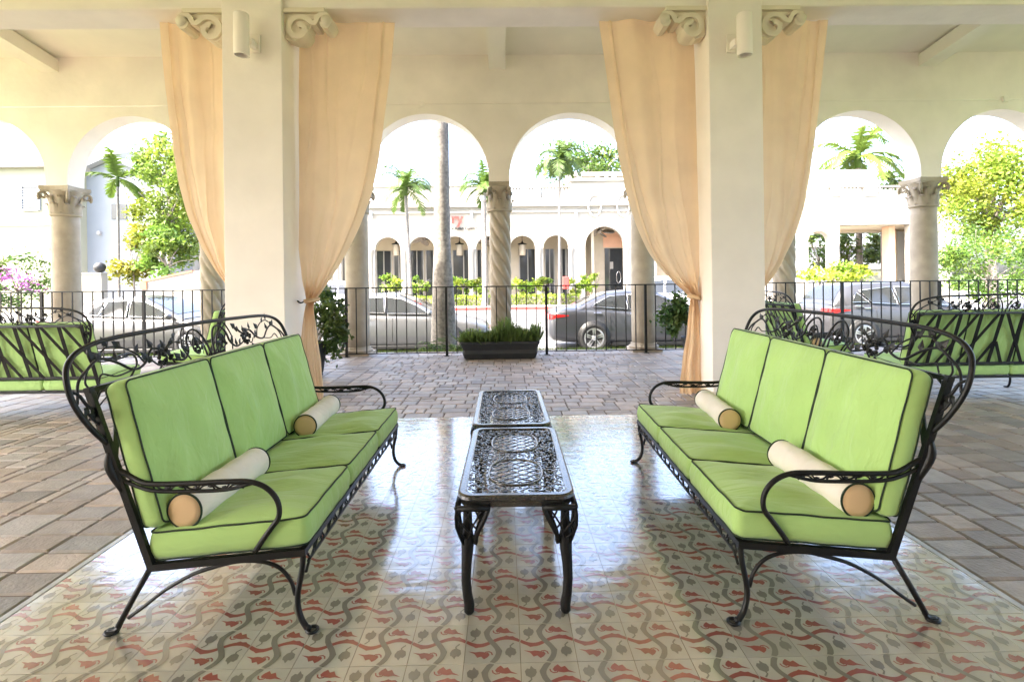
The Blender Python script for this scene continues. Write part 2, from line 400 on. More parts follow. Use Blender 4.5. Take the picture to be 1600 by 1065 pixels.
# ================================================================== street, lawn
def grounds():
    b = MB(); b.box(-400, 400, -400, 600, -2.0, -.62, 0); tag(b.build('ground', M['grass']), kind='structure')
    b = MB()
    ys = [9.66, 10.0, 10.5, 11.0, 11.3]; zs = [-.035, -.06, -.14, -.24, -.29]
    n = 60
    vs = [(-40+80*i/n, y, z+.012*math.sin(i*1.7+y*3)) for (y, z) in zip(ys, zs) for i in range(n+1)]
    b.add(vs, [(k*(n+1)+i, k*(n+1)+i+1, (k+1)*(n+1)+i+1, (k+1)*(n+1)+i) for k in range(4) for i in range(n)], 0, True)
    tag(b.build('lawn', M['grass']), kind='structure')
    g = MB(); r = random.Random(11)
    for k in range(9000):
        x = r.uniform(-11, 11); y = 9.68+r.random()**1.4*1.5; z = -.03-.17*max(0, y-9.9)
        h = r.uniform(.03, .075); a = r.uniform(0, 6.28); dx, dy = math.cos(a)*.006, math.sin(a)*.006; l = r.uniform(-.03, .03)
        t = r.uniform(.7, 1.5)
        g.add([(x-dx, y-dy, z), (x+dx, y+dy, z), (x+l, y+l*.5, z+h)], [(0, 1, 2)], 0, False, (t*1.1, t, t*.6, 1))
    tag(g.build('grass_blades', M['leaf']), kind='stuff')
    b = MB(); b.box(-60, 60, 11.3, 11.45, -.6, -.285, 0, .02); tag(b.build('kerb', M['concrete']), kind='structure')
    b = MB(); b.add([(-150, 11.45, -.45), (150, 11.45, -.45), (150, 29.0, -.43), (-150, 29.0, -.43)], [(0, 1, 2, 3)], 0); tag(b.build('road', M['asphalt']), kind='structure')
    b = MB(); b.box(-7, 4.5, 29.0, 29.2, -.6, -.26, 0, .02); tag(b.build('red_kerb', M['redpaint']), kind='structure')
    b = MB(); b.box(-60, -7.01, 29.0, 29.2, -.6, -.26, 0, .02); b.box(4.51, 60, 29.0, 29.2, -.6, -.26, 0, .02); tag(b.build('far_kerb', M['concrete']), kind='structure')
    b = MB(); b.box(-60, 60, 29.2, 31.0, -.6, -.275, 0); b.box(-60, 60, 31.0, 46, -.6, -.28, 1); tag(b.build('pavement', [M['concrete'], M['concrete']]), kind='structure')
grounds()
# ================================================================== arcade (our gallery's outer wall)
COLX0, COLS, WY0, WY1 = -.075, 2.625, 9.22, 9.60
WYC = (WY0+WY1)/2; CAPZ = 3.10; SPZ = 3.20; ARR = 1.125; WTOP = 5.62
def arcade():
    mb = MB(); n = 36; ks = range(-5, 5)
    x = COLX0+ks[0]*COLS
    for k in ks:
        c = COLX0+(k+.5)*COLS; l, r_ = c-COLS/2, c+COLS/2
        pts = [(c-ARR, CAPZ+.0)]+[(c-ARR*math.cos(math.pi*i/n), SPZ+ARR*math.sin(math.pi*i/n)) for i in range(n+1)]+[(c+ARR, CAPZ)]
        for (Y, fl) in ((WY0, 0), (WY1, 1)):
            vs = []; fs = []
            for p in pts: vs += [(p[0], Y, p[1]), (p[0], Y, WTOP)]
            for i in range(len(pts)-1): fs.append((2*i, 2*i+2, 2*i+3, 2*i+1))
            o = len(vs); vs += [(l, Y, CAPZ), (l, Y, WTOP), (r_, Y, CAPZ), (r_, Y, WTOP)]
            fs += [(o, 0, 1, o+1), (2*len(pts)-2, o+2, o+3, 2*len(pts)-1)]
            mb.add(vs, fs if not fl else [f[::-1] for f in fs], 0)
        vs = []; 
        for p in pts: vs += [(p[0], WY0, p[1]), (p[0], WY1, p[1])]
        mb.add(vs, [(2*i, 2*i+1, 2*i+3, 2*i+2) for i in range(len(pts)-1)], 0, True)
        mb.add([(l, WY0, CAPZ), (c-ARR, WY0, CAPZ), (c-ARR, WY1, CAPZ), (l, WY1, CAPZ)], [(3, 2, 1, 0)], 0)
        mb.add([(c+ARR, WY0, CAPZ), (r_, WY0, CAPZ), (r_, WY1, CAPZ), (c+ARR, WY1, CAPZ)], [(3, 2, 1, 0)], 0)
    xl, xr = COLX0+ks[0]*COLS, COLX0+(ks[-1]+1)*COLS
    mb.add([(xl, WY0, WTOP), (xr, WY0, WTOP), (xr, WY1, WTOP), (xl, WY1, WTOP)], [(0, 1, 2, 3)], 0)
    t = thing('arcade_wall', 'long cream plaster wall pierced by round arches behind the railing', 'wall', (0, WYC, 0))
    o = mb.build('wall', M['wall'], t, (0, -WYC, 0))
    c = MB(); c.tube([(xl, WY0-.012, 4.50), (xr, WY0-.012, 4.50)], .011, 8)
    c.build('conduit', M['wall'], t, (0, -WYC, 0))
    for (px, w_) in ((662, .10), (1572, .09)):
        q = MB(); X = PX(px, WY0); q.box(X-w_/2, X+w_/2, WY0-.05, WY0, 4.45, 4.55, 0, .008)
        q.build('junction_box', M['wall'], t, (0, -WYC, 0))
    return t
arcade()
def capital_mesh(wide):
    mb = MB(); z0, z1 = 2.58, 3.10
    rb = .205
    mb.lathe([(rb+.0, z0-.02), (rb+.03, z0), (rb+.03, z0+.025), (rb+.005, z0+.04), (rb-.005, z0+.10), (rb+.01, z0+.28), (rb+.06, z0+.42), (rb+.075, z0+.44)], 28, 0)
    A = .30 if wide else .235
    n = 6; pts = []          # concave-sided abacus
    for q in range(4):
        a0 = math.pi/4+q*math.pi/2; a1 = a0+math.pi/2
        p0 = Vector((math.cos(a0), math.sin(a0)))*A*1.414; p1 = Vector((math.cos(a1), math.sin(a1)))*A*1.414
        mid = (p0+p1)/2; inw = -mid.normalized()*.05
        for i in range(n):
            t = i/n; p = p0.lerp(p1, t)+inw*4*t*(1-t); pts.append((p.x, p.y))
    mb.prism(pts, z1-.07, z1-.001, 'z'); mb.prism([(p[0]*.93, p[1]*.93) for p in pts], z1-.10, z1-.07, 'z')
    def leaf(a, zb, h, w, out):
        N = 7; vs = []
        for i in range(N):
            t = i/(N-1); r = rb+.012+out*t**2.2; z = zb+h*(t if t < .86 else .86-(t-.86)*1.1); ww = w*(1-.55*t)*(1+.12*math.sin(9*t))
            for s_ in (-1, 0, 1):
                rr = r+(.022 if s_ == 0 else 0); aa = a+s_*ww/rr
                vs.append((rr*math.cos(aa), rr*math.sin(aa), z))
        fs = [(3*i+s_, 3*i+s_+1, 3*i+4+s_, 3*i+3+s_) for i in range(N-1) for s_ in (0, 1)]
        mb.add(vs, fs, 0, True)
    for k in range(8): leaf(2*math.pi*k/8, z0+.03, .22, .075, .075)
    for k in range(8): leaf(2*math.pi*(k+.5)/8, z0+.05, .36, .07, .10 if not wide else .13)
    for k in range(4):        # corner volutes
        a = math.pi/4+k*math.pi/2; d = Vector((math.cos(a), math.sin(a), 0)); R0 = A*1.2
        pts = []
        for i in range(22):
            t = i/21; ang = -1.2+t*8.5; rr = .075*(1-.75*t)
            pts.append(d*(R0+rr*math.cos(ang))+Vector((0, 0, z1-.17+rr*math.sin(ang))))
        mb.tube(pts, [.028*(1-.4*i/21) for i in range(22)], 6)
        mb.tube([d*(rb+.01)+Vector((0, 0, z0+.22)), d*(rb+.05)+Vector((0, 0, z1-.2)), d*(R0-.02)+Vector((0, 0, z1-.1))], .022, 6)
    ft = .86 if wide else .80
    for i, (x, y, z) in enumerate(mb.v):
        f = 1+(ft-1)*max(0, min(1, (z-z0-.04)/.3)); mb.v[i] = (x*f, y*f, z)
    return mb
def make_column(spiral):
    t = thing('spiral_column' if spiral else 'plain_column', 'column', 'column')
    if spiral:
        mb = MB(); Rr = .185; nst = 6; pitch = 1.75; rows = 130; z0, z1 = .14, 2.58
        def rf(a, z):
            ph = nst*(a-0)+2*math.pi*nst*(z/pitch)
            c = math.cos(ph); return 1+.12*(abs(math.cos(ph/2))**.6*2-1.35)
        mb.lathe([(Rr, z0+(z1-z0)*i/rows) for i in range(rows+1)], 72, 0, rfun=rf)
    else:
        mb = MB(); mb.lathe([(.215-.012*(i/10)**2, .14+2.46*i/10) for i in range(11)], 40, 0)
    mb.build('shaft', M['stone'], t)
    capital_mesh(not spiral).build('capital', M['stone'], t)
    b = MB(); b.box(-.27, .27, -.27, .27, -.05, .05, 0, .008); b.lathe([(.255, .05), (.27, .07), (.27, .09), (.24, .105), (.23, .12), (.235, .14), (.20, .16)], 36)
    b.build('base', M['stone'], t)
    return t
sp = make_column(True); pl = make_column(False)
place(sp, (COLX0, WYC, 0), 0, 'spiral fluted column standing alone between the two middle arches', 'columns of the arcade')
place(pl, (COLX0-COLS, WYC, 0), 0, 'smooth column behind the railing just left of the palm trunk', 'columns of the arcade')
place(copy_tree(pl), (COLX0+COLS, WYC, 0), 0, 'smooth column standing in front of the rear door of the grey sedan', 'columns of the arcade')
place(copy_tree(sp), (COLX0-2*COLS, WYC, 0), .6, 'spiral column half hidden by the leftmost curtain', 'columns of the arcade')
place(copy_tree(sp), (COLX0+2*COLS, WYC, 0), .3, 'spiral column half hidden by the rightmost curtain', 'columns of the arcade')
place(copy_tree(pl), (COLX0-3*COLS, WYC, 0), 0, 'smooth column with leafy capital beside the pink flowering bush', 'columns of the arcade')
place(copy_tree(pl), (COLX0+3*COLS, WYC, 0), 0, 'smooth column with leafy capital beside the big clipped round bush', 'columns of the arcade')
# ================================================================== ceilings, beam, pillars
def roofs():
    t = thing('gallery_ceiling', 'sloping cream ceiling of the gallery with shallow cross beams', 'ceiling', (0, 7.6, 5.3))
    L = (0, -7.6, -5.3)
    za, zb = 5.80, 5.33
    m = MB(); m.prism([(5.9, za), (WY1+.12, zb-.02), (WY1+.12, zb+.18), (5.9, za+.2)], -14, 14, 'x'); fixn(m.build('ceiling_panel', M['ceil'], t, L))
    for px in (84, 781, 1452):
        X = PX(px, WY0)+(-.02 if px < 100 else 0)
        m = MB(); m.prism([(5.96, za-.27), (WY0, zb-.22), (WY0, zb), (5.96, za-.005)], X-.15, X+.15, 'x'); fixn(m.build('ceiling_beam', M['ceil'], t, L))
    t = thing('lounge_ceiling', 'flat cream ceiling above the seating, carried by the main beam', 'ceiling', (0, 0, 5.0))
    m = MB(); m.box(-14, 14, -4.5, 5.5, 0, .3, 0); m.build('ceiling_panel', M['ceil'], t)
    t = thing('main_beam', 'broad cream beam running across the two square pillars', 'beam', (0, 5.72, 4.26))
    m = MB(); m.box(-14, 14, -.22, .22, 0, 1.9, 0, .012); m.build('beam', M['wall'], t)
    m = MB(); m.box(-14, 14, -.25, -.222, .10, .22, 0, .008); m.build('moulding', M['wall'], t)
def rear_wall():  # unseen wall, added to cut the light coming from behind the camera
    t = thing('rear_wall', 'unseen cream plaster wall added behind the seating area to hold back light', 'wall', (0, -3.6, 0))
    m = MB(); m.box(-7, 7, -.15, .15, -.02, 5.0, 0); m.build('wall', M['wall'], t)
rear_wall()
roofs()
PY0, PY1 = 5.45, 6.05
def corbel(mb, sx, x, y0, y1):
    """scrolled bracket growing from the pillar side at x towards sx"""
    def q(a, b): return (x+sx*a, 4.262-b)
    mb.prism([q(0, 0), q(.44, 0), q(.44, .045), q(0, .045)], y0-.012, y1+.012, 'y')
    mb.prism([q(0, .045), q(.40, .045), q(.30, .10), q(.27, .2), q(.2, .30), q(.1, .335), q(0, .30)], y0+.035, y1-.035, 'y')
    # S-shaped scroll ribbon: big volute at the bottom, small at the top end
    path = []
    for i in range(26):
        t = i/25; ang = 8.2-7.6*t; r = .035+.105*t; path.append((.16+r*math.cos(ang), .215-r*math.sin(ang)))
    end = path[-1]
    path += [(.33, .155), (.365, .085), (.42, .06), (.47, .085), (.485, .14), (.455, .19), (.415, .175), (.41, .14)]
    pts = [q(a, b) for a, b in path]
    P3 = spl([(p[0], 0, p[1]) for p in pts], 2)
    n = len(P3); vs = []; fs = []
    for k in range(n):
        a, b = P3[max(k-1, 0)], P3[min(k+1, n-1)]; d = (b-a).normalized(); nn = Vector((-d.z, 0, d.x))*.026
        for (y, s_) in ((y0, 1), (y1, 1), (y1, -1), (y0, -1)): vs.append((P3[k].x+nn.x*s_, y, P3[k].z+nn.z*s_))
    for k in range(n-1):
        for c in range(4): d_ = (c+1) % 4; fs.append((4*k+c, 4*k+d_, 4*k+4+d_, 4*k+4+c))
    mb.add(vs, fs, 0, False)
    mb.tube([(x+sx*.455, y0-.012, 4.262-.13), (x+sx*.455, y1+.012, 4.262-.13)], .055, 14)
def pillar(x0, x1, label):
    t = thing('square_pillar', label, 'pillar', ((x0+x1)/2, (PY0+PY1)/2, 0), 0, 'square pillars under the beam')
    L = (-(x0+x1)/2, -(PY0+PY1)/2, 0)
    m = MB(); m.box(x0, x1, PY0, PY1, -.02, 5.0, 0, .012); m.build('shaft', M['wall'], t, L)
    for sx, x in ((-1, x0), (1, x1)):
        c = MB(); corbel(c, sx, x, 5.50, 5.73); fixn(c.build('corbel', M['trim'], t, L))
    k = MB(); k.box(x0-.014, x1+.014, PY0-.014, PY1+.014, -.02, .11, 0, .006); k.build('skirting', M['trim'], t, L)
LPX = (PX(351, PY0), PX(444.5, PY0)); RPX = (PX(1112, PY0), PX(1195.5, PY0))
pillar(*LPX, 'square cream pillar behind the left green sofa')
pillar(*RPX, 'square cream pillar behind the right green sofa')
def wall_light(px, side, label):
    Y = 5.28; X = PX(px, Y); zt = PZ(px, 22, Y); zb = PZ(px, 87, Y)
    t = thing('wall_light', label, 'wall light', (X, PY0, (zt+zb)/2), 0, 'wall lights on the pillars')
    h = (zt-zb)/2; r = .075; y = Y-PY0
    m = MB(); n = 28
    m.lathe([(r*.8, -h+.05), (r*.8, -h), (r, -h), (r, -h+.01), (r, h-.01), (r*.97, h), (r*.82, h), (r*.82, h-.05)], n, 0, (0, y)); m.build('cylinder', M['wall'], t)
    m = MB(); m.lathe([(r*.79, -h+.045), (r*.79, -h+.05)], n, 0, (0, y)); m.build('lens', M['black'], t)
    m = MB(); s_ = side; m.box(s_*.07-.05, s_*.07+.05, -.028, -.001, -h*.55, h*.35, 0, .006); m.box(s_*.07-.025, s_*.07+.025, y+.02, -.028, -h*.45, -.02, 0, .006); m.build('bracket', M['wall'], t)
wall_light(382, 1, 'cream cylinder wall light on the left square pillar')
wall_light(1168, -1, 'cream cylinder wall light on the right square pillar')
# ================================================================== railing
RY = 9.06
def railing(xs, label):
    t = thing('railing', label, 'railing', ((xs[0]+xs[-1])/2, RY, 0), 0, 'railing sections between the pillars')
    L = (-(xs[0]+xs[-1])/2, 0, 0); zt, zb = 1.215, .055
    m = MB(); m.box(xs[0]-.02, xs[-1]+.02, -.022, .022, zt-.012, zt+.008, 0, .004); m.build('top_rail', M['iron'], t, L)
    m = MB(); m.box(xs[0]-.02, xs[-1]+.02, -.012, .012, zb-.008, zb+.008); m.build('bottom_rail', M['iron'], t, L)
    for i, x in enumerate(xs):
        m = MB(); m.box(x-.021, x+.021, -.021, .021, -.012, zt-.012, 0); m.box(x-.045, x+.045, -.045, .045, -.012, 0.004); m.build('post', M['iron'], t, L)
        if i+1 < len(xs):
            n = 10
            for k in range(1, n):
                X = x+(xs[i+1]-x)*k/n
                m = MB(); m.box(X-.008, X+.008, -.008, .008, zb+.008, zt-.012); m.build('baluster', M['iron'], t, L)
PS = PX(1008, RY)-PX(853, RY); P0 = PX(853, RY)
railing([P0-3*PS, P0-2*PS, P0-PS, P0, P0+PS, P0+2*PS], 'black iron railing in the middle behind the planter trough')
railing([P0-6*PS, P0-5*PS, P0-4*PS, P0-3*PS-.07], 'black iron railing at the left in front of the pale silver car')
railing([P0+2*PS+.07, P0+3*PS, P0+4*PS, P0+5*PS], 'black iron railing at the right in front of the steel grey hatchback')
# ================================================================== sofas
def rrect(a, b, r, n=5, N=None):
    """rounded rectangle outline, half sizes a,b, counter-clockwise, evenly resampled sides"""
    pts = []
    for (cx, cy, a0) in ((a-r, b-r, 0), (-a+r, b-r, 90), (-a+r, -b+r, 180), (a-r, -b+r, 270)):
        for i in range(n+1):
            t = R(a0+90*i/n); pts.append(Vector((cx+r*math.cos(t), cy+r*math.sin(t), 0)))
    out = []; NP = len(pts)
    for i in range(NP):
        p, q = pts[i], pts[(i+1) % NP]; l = (q-p).length; k = max(1, int(l/.03))
        for j in range(k): out.append(p.lerp(q, j/k))
    return out
def cushion(name, a, b, thick, crown, back, parent, T, seed, bulge=.012):
    """box cushion lying in local xy (half sizes a,b), piping at both edges; T maps into the sofa"""
    r_ = random.Random(seed); mb = MB(); ring = rrect(a, b, .032, 5); n = len(ring)
    ph = [r_.uniform(0, 6.28) for _ in range(8)]
    def wr(x, y):   # gentle creases
        return .006*math.sin(11*x+4*y+ph[0])*math.cos(5*y+ph[1])+.006*math.sin(26*y-7*x+ph[2])*math.exp(-((x-a*.2)/.16)**2)+.005*math.sin(38*y+9*x+ph[3])*math.exp(-((y-b*.4)/.12)**2)
    def edgepuck(k): return .003*math.sin(k*.9+ph[4])*math.sin(k*.31+ph[5])
    levels = []
    NS = 11
    for i in range(NS):                 # underside, from the middle outwards
        s_ = (i+.4)/NS; levels.append((s_, -thick/2-back*(1-s_**2.6), 0))
    for i in range(7):                  # boxed side
        t = i/6; levels.append((1, -thick/2+thick*t, bulge*math.sin(math.pi*t)))
    for i in range(NS-1, -1, -1):
        s_ = (i+.4)/NS; levels.append((s_, thick/2+crown*(1-s_**3.0), 0))
    vs = []
    for (s_, z, o) in levels:
        for k, p in enumerate(ring):
            d = p.normalized()*o
            top = z > thick/2-.001 and s_ < 1
            zz = z+(wr(p.x*s_, p.y*s_)*(1-s_**6)*1.0 if top else 0)+(edgepuck(k)*(s_**4) if s_ > .5 else 0)*.6
            vs.append(T @ Vector((p.x*s_+d.x, p.y*s_+d.y, zz)))
    fs = []
    for l in range(len(levels)-1):
        for k in range(n):
            j = (k+1) % n; fs.append((l*n+k, l*n+j, (l+1)*n+j, (l+1)*n+k))
    c0 = len(vs); vs.append(T @ Vector((0, 0, -thick/2-back))); vs.append(T @ Vector((0, 0, thick/2+crown+wr(0, 0))))
    for k in range(n):
        j = (k+1) % n; fs.append((j, k, c0)); fs.append(((len(levels)-1)*n+k, (len(levels)-1)*n+j, c0+1))
    mb.add(vs, fs, 0, True); o = mb.build(name, M['green'], parent)
    pp = MB()
    for z in (thick/2+.001, -thick/2-.001):
        pp.tube([T @ Vector((p.x*1.004, p.y*1.004, z+edgepuck(k)*.6)) for k, p in enumerate(ring)], .0038, 6, 0, True)
    pp.build('piping', M['pipe'], o)
    return o
def leaf3(mb, p, d, l, w, up=Vector((1, 0, 0))):
    """small cast leaf: pointed lozenge with a thick midrib"""
    p = Vector(p); d = Vector(d).normalized(); s_ = d.cross(up).normalized(); u = up*.006
    vs = [p, p+d*l*.35+s_*w, p+d*l, p+d*l*.35-s_*w, p+d*l*.4+u, p+d*l*.4-u]
    mb.add(vs, [(0, 1, 4), (1, 2, 4), (2, 3, 4), (3, 0, 4), (1, 0, 5), (2, 1, 5), (3, 2, 5), (0, 3, 5)], 0, False)
H = .855
def bx(z): return -.23-.333*(z-.25)          # the leaning back: x at height z
def make_sofa():
    t = thing('iron_sofa', 'sofa', 'sofa')
    I = M['iron']
    # legs
    for s_ in (1, -1):
        y = s_*H
        m = MB(); m.tube(spl([(.355, y, .30), (.350, y, .235), (.334, y, .15), (.332, y, .095), (.346, y+s_*.004, .045), (.372, y+s_*.012, .012)], 5), .0115, 8)
        m.tube([(.392+.02*math.cos(a), y+s_*.014+.02*math.sin(a), .008) for a in [k*math.pi/5 for k in range(10)]], .0065, 6, 0, True)
        m.sphere((.376, y+s_*.012, .012), .013, 8); m.build('leg', I, t)
        m = MB(); m.tube([(-.23, y, .255), (-.30, y, .135), (-.358, y, .028)], .0115, 8)
        m.tube(spl([(-.352, y, .03), (-.368, y, .012), (-.40, y, .007)], 4), .009, 6)
        m.tube([(-.385+.024*math.cos(a), y+.019*math.sin(a), .007) for a in [k*math.pi/5 for k in range(10)]], .006, 6, 0, True); m.build('leg', I, t)
        m = MB(); m.tube(spl([(-.318, y, .105-.045), (-.255, y, .105), (-.175, y, .165), (-.07, y, .222), (.02, y, .250), (.10, y, .268), (.19, y, .266), (.26, y, .242), (.305, y, .19), (.322, y, .135)], 5), .0075, 6); m.build('side_brace', I, t)
    # seat frame
    m = MB()
    for s_ in (1, -1): m.bar((.367, s_*H, .302), (-.24, s_*H, .252), .024, .026, 0)
    m.bar((.355, -H, .3035), (.355, H, .3035), .022, .022); m.bar((-.225, -H, .2535), (-.225, H, .2535), .022, .022)
    for k in range(-4, 5): m.bar((.34, k*.19, .298), (-.22, k*.19, .25), .02, .004)
    m.build('seat_frame', I, t)
    # scrolled apron under the front rail
    m = MB(); m.tube(spl([(.36, -H+.012, .215), (.358, -H+.05, .238), (.357, -H+.12, .246), (.357, 0, .246), (.357, H-.12, .246), (.358, H-.05, .238), (.36, H-.012, .215)], 6), .006, 6)
    for k in range(20):
        y = -H+.07+k*(2*H-.14)/19; s_ = 1 if k % 2 else -1
        m.tube(spl([(.358, y-.045, .27-s_*.018), (.361, y-.02, .27+s_*.014), (.359, y+.02, .27+s_*.012), (.358, y+.042, .27-s_*.018)], 4), .0042, 5)
        leaf3(m, (.362, y, .268), (0, 1, s_*.6), .042, .012)
    m.build('apron', I, t)
    # back frame: posts, rails and slanting straps
    m = MB()
    for s_ in (1, -1):
        m.bar((-.225, s_*H, .245), (bx(.95), s_*H, .95), .026, .02, 0, (0, 1, 0))
        m.tube(spl([(bx(.55)-.004, s_*H, .55), (bx(.64)-.018, s_*(H+.006), .64), (bx(.70)-.004, s_*H, .70)], 5), [.012+.006*math.sin(math.pi*i/10) for i in range(11)], 7)
    m.bar((bx(.94), -H-.012, .94), (bx(.94), H+.012, .94), .022, .018); m.bar((bx(.41), -H, .41), (bx(.41), H, .41), .02, .02)
    m.build('back_frame', I, t)
    m = MB(); sp_ = .2137; z0, z1 = .41, .935
    for k in range(-3, 4): m.bar((bx(z0)-.004, k*sp_, z0), (bx(z1)-.004, k*sp_, z1), .036, .005, 0, (1, 0, .33))
    for s_ in (1, -1):
        for k in range(-1, 4):
            ya, yb = (k+.2)*sp_, (k+1.62)*sp_; zb = z0
            if ya < 0: za = z1-(z1-z0)*(-ya)/(yb-ya); ya_, z1_ = .012, za
            else: ya_, z1_ = ya, z1
            if yb > H: zb = z1-(z1-z0)*(H-ya)/(yb-ya); yb = H
            m.bar((bx(z1_)-.009, s_*ya_, z1_), (bx(zb)-.009, s_*yb, zb), .030, .005, 0, (1, 0, .33))
    m.build('back_straps', I, t)
    # crest: swept top rail with vines, scrolls, leaves and grapes
    cr = [(-H, .73), (-.905, .81), (-.938, .90), (-.938, .985), (-.905, 1.05), (-.82, 1.095), (-.66, 1.118), (-.35, 1.126), (0, 1.130), (.35, 1.126), (.66, 1.118), (.82, 1.095), (.905, 1.05), (.938, .985), (.938, .90), (.905, .81), (H, .73)]
    C = lambda y, z, o=0: Vector((bx(z)+o, y, z))
    m = MB(); m.tube([C(p.y, p.z) for p in spl([(0, y, z) for y, z in cr], 6)], .0105, 8); cr_o = m.build('crest_rail', I, t)
    m = MB()
    def vine(pts, r=.006): m.tube([C(p.y, p.z, p.x) for p in spl([(q[2] if len(q) > 2 else 0, q[0], q[1]) for q in pts], 5)], r*.78, 6)
    def lf(y, z, dy, dz, l=.05, w=.016): leaf3(m, C(y, z, .003), (bx(z+dz)-bx(z), dy, dz), l, w)
    for s_ in (1, -1):
        # central loops
        vine([(s_*.015, .95), (s_*.03, 1.02), (s_*.07, 1.085), (s_*.13, 1.10), (s_*.185, 1.06), (s_*.20, 1.0), (s_*.25, .965), (s_*.32, .975)], .0075)
        vine([(s_*.055, .955), (s_*.06, 1.01), (s_*.10, 1.055), (s_*.14, 1.045), (s_*.15, 1.0), (s_*.12, .975), (s_*.10, .995), (s_*.11, 1.02)], .006)
        vine([(s_*.20, .955), (s_*.235, 1.02), (s_*.215, 1.085), (s_*.19, 1.115)], .005)
        # travelling vine
        vine([(s_*.30, 1.07), (s_*.37, 1.03), (s_*.45, 1.045), (s_*.52, .99), (s_*.60, .975), (s_*.68, 1.02), (s_*.76, 1.045), (s_*.83, 1.015), (s_*.89, .975), (s_*.925, .90)], .0075)
        vine([(s_*.52, .99), (s_*.56, 1.04), (s_*.63, 1.075), (s_*.70, 1.085), (s_*.74, 1.07)], .005)
        vine([(s_*.60, .975), (s_*.70, .965), (s_*.77, .985), (s_*.80, .955)], .005)
        vine([(s_*.83, 1.015), (s_*.86, .97), (s_*.85, .94)], .005)
        vine([(s_*.32, .975), (s_*.38, .99), (s_*.43, .965), (s_*.47, .99)], .005)
        vine([(s_*H, .86), (s_*.885, .885), (s_*.905, .93), (s_*.935, .95)], .0075)
        vine([(s_*H, .80), (s_*.88, .83), (s_*.90, .87), (s_*.91, .835)], .006)
        for (y, z, dy, dz) in ((.74, 1.07, .6, -.5), (.70, 1.085, .3, .7), (.63, 1.075, .8, .6), (.80, .955, .5, -.7), (.85, .94, -.2, -.9), (.77, 1.045, .5, .6), (.56, 1.04, -.5, .6), (.45, 1.045, .3, .9), (.42, 1.03, -.7, .6), (.40, 1.03, -.5, -.6), (.37, 1.03, .2, .9), (.47, .99, .7, .4), (.43, .965, .2, -.7), (.33, 1.06, -.8, .1), (.30, 1.07, -.7, .5), (.50, 1.0, .5, .7), (.68, 1.02, -.1, .9), (.885, .885, .7, -.8), (.88, .83, -.2, .9), (.25, .965, .2, .8), (.11, 1.02, .2, .8), (.10, .995, -.8, .4), (.20, 1.0, .8, .5), (.28, .97, .6, .6), (.36, .985, -.4, .8)):
            lf(s_*y, z, s_*dy, dz, .055, .019)
        gr = random.Random(5)
        for k in range(16):
            m.sphere(C(s_*(.385+gr.uniform(-.04, .045)), .995+gr.uniform(-.03, .035), gr.uniform(-.01, .01)), .0105, 6)
        for k in range(8):
            m.sphere(C(s_*(.13+gr.uniform(-.02, .02)), 1.01+gr.uniform(-.025, .025), gr.uniform(-.008, .008)), .009, 6)
    m.build('crest_vines', I, cr_o)
    for s_ in (1, -1):
        y = s_*(H+.012); m = MB()
        m.tube(spl([(bx(.635), s_*H, .635), (-.30, s_*H, .603), (-.23, y, .580), (-.08, y, .578), (.06, y, .582), (.16, y, .580), (.225, y, .553), (.264, y, .503), (.268, y, .445), (.238, y, .40), (.203, y, .352), (.17, s_*H, .305)], 5), .0105, 8)
        m.tube(spl([(bx(.60), s_*H, .60), (-.30, s_*H, .575), (-.205, y, .552), (-.06, y, .548), (.07, y, .552), (.165, y, .574)], 5), .0075, 6)
        for k in range(6):
            x = -.17+k*.055; u = 1 if k % 2 else -1
            m.tube(spl([(x-.03, y, .564-u*.008), (x-.01, y, .564+u*.006), (x+.015, y, .564+u*.006), (x+.03, y, .564-u*.008)], 3), .0038, 5)
            leaf3(m, (x, y, .564), (1, 0, u*.3), .04, .009, Vector((0, 1, 0)))
        m.build('armrest', I, t)
    # cushions
    W = .568
    for k in (-1, 0, 1):
        tilt = Matrix.Rotation(-math.atan2(.05, .6), 4, 'Y')
        T = Matrix.Translation((.062, k*W, .352)) @ tilt
        cushion('seat_cushion', .303, W/2-.004, .105, .030, .0, t, T, 10+k)
        cz = .70; th = math.atan(.261)
        T = Matrix.Translation((bx(cz)+.085, k*W, cz-.018)) @ Matrix.Rotation(math.pi/2-th, 4, 'Y') @ Matrix.Rotation(math.pi, 4, 'Z')
        cushion('back_cushion', .288, W/2-.005,   .078, .040, .012, t, T, 20+k)
    return t
sofa = make_sofa()
SG = 'matching green cushioned iron sofas'
SL = ((-1.150, 2.855, 0), 0.0); SR = ((1.290, 2.835, 0), math.pi-R(1.7))
place(sofa, SL[0], SL[1], 'large green cushioned black iron sofa at the left, facing right across the coffee tables', SG)
place(copy_tree(sofa), SR[0], SR[1], 'large green cushioned black iron sofa at the right, facing left across the coffee tables', SG)
place(copy_tree(sofa), (-4.98, 5.50, 0), R(90), 'dark sofa seen from behind at the left edge, showing slanting back straps', SG)
place(copy_tree(sofa), (5.02, 5.55, 0), R(90), 'dark sofa seen from behind at the right edge, showing slanting back straps', SG)
place(copy_tree(sofa), (-4.15, 7.62, 0), R(180), 'far green sofa seen end on beside the left square pillar, facing away to the left', SG)
place(copy_tree(sofa), (4.22, 7.55, 0), R(0), 'far green sofa seen end on beside the right square pillar, facing away to the right', SG)
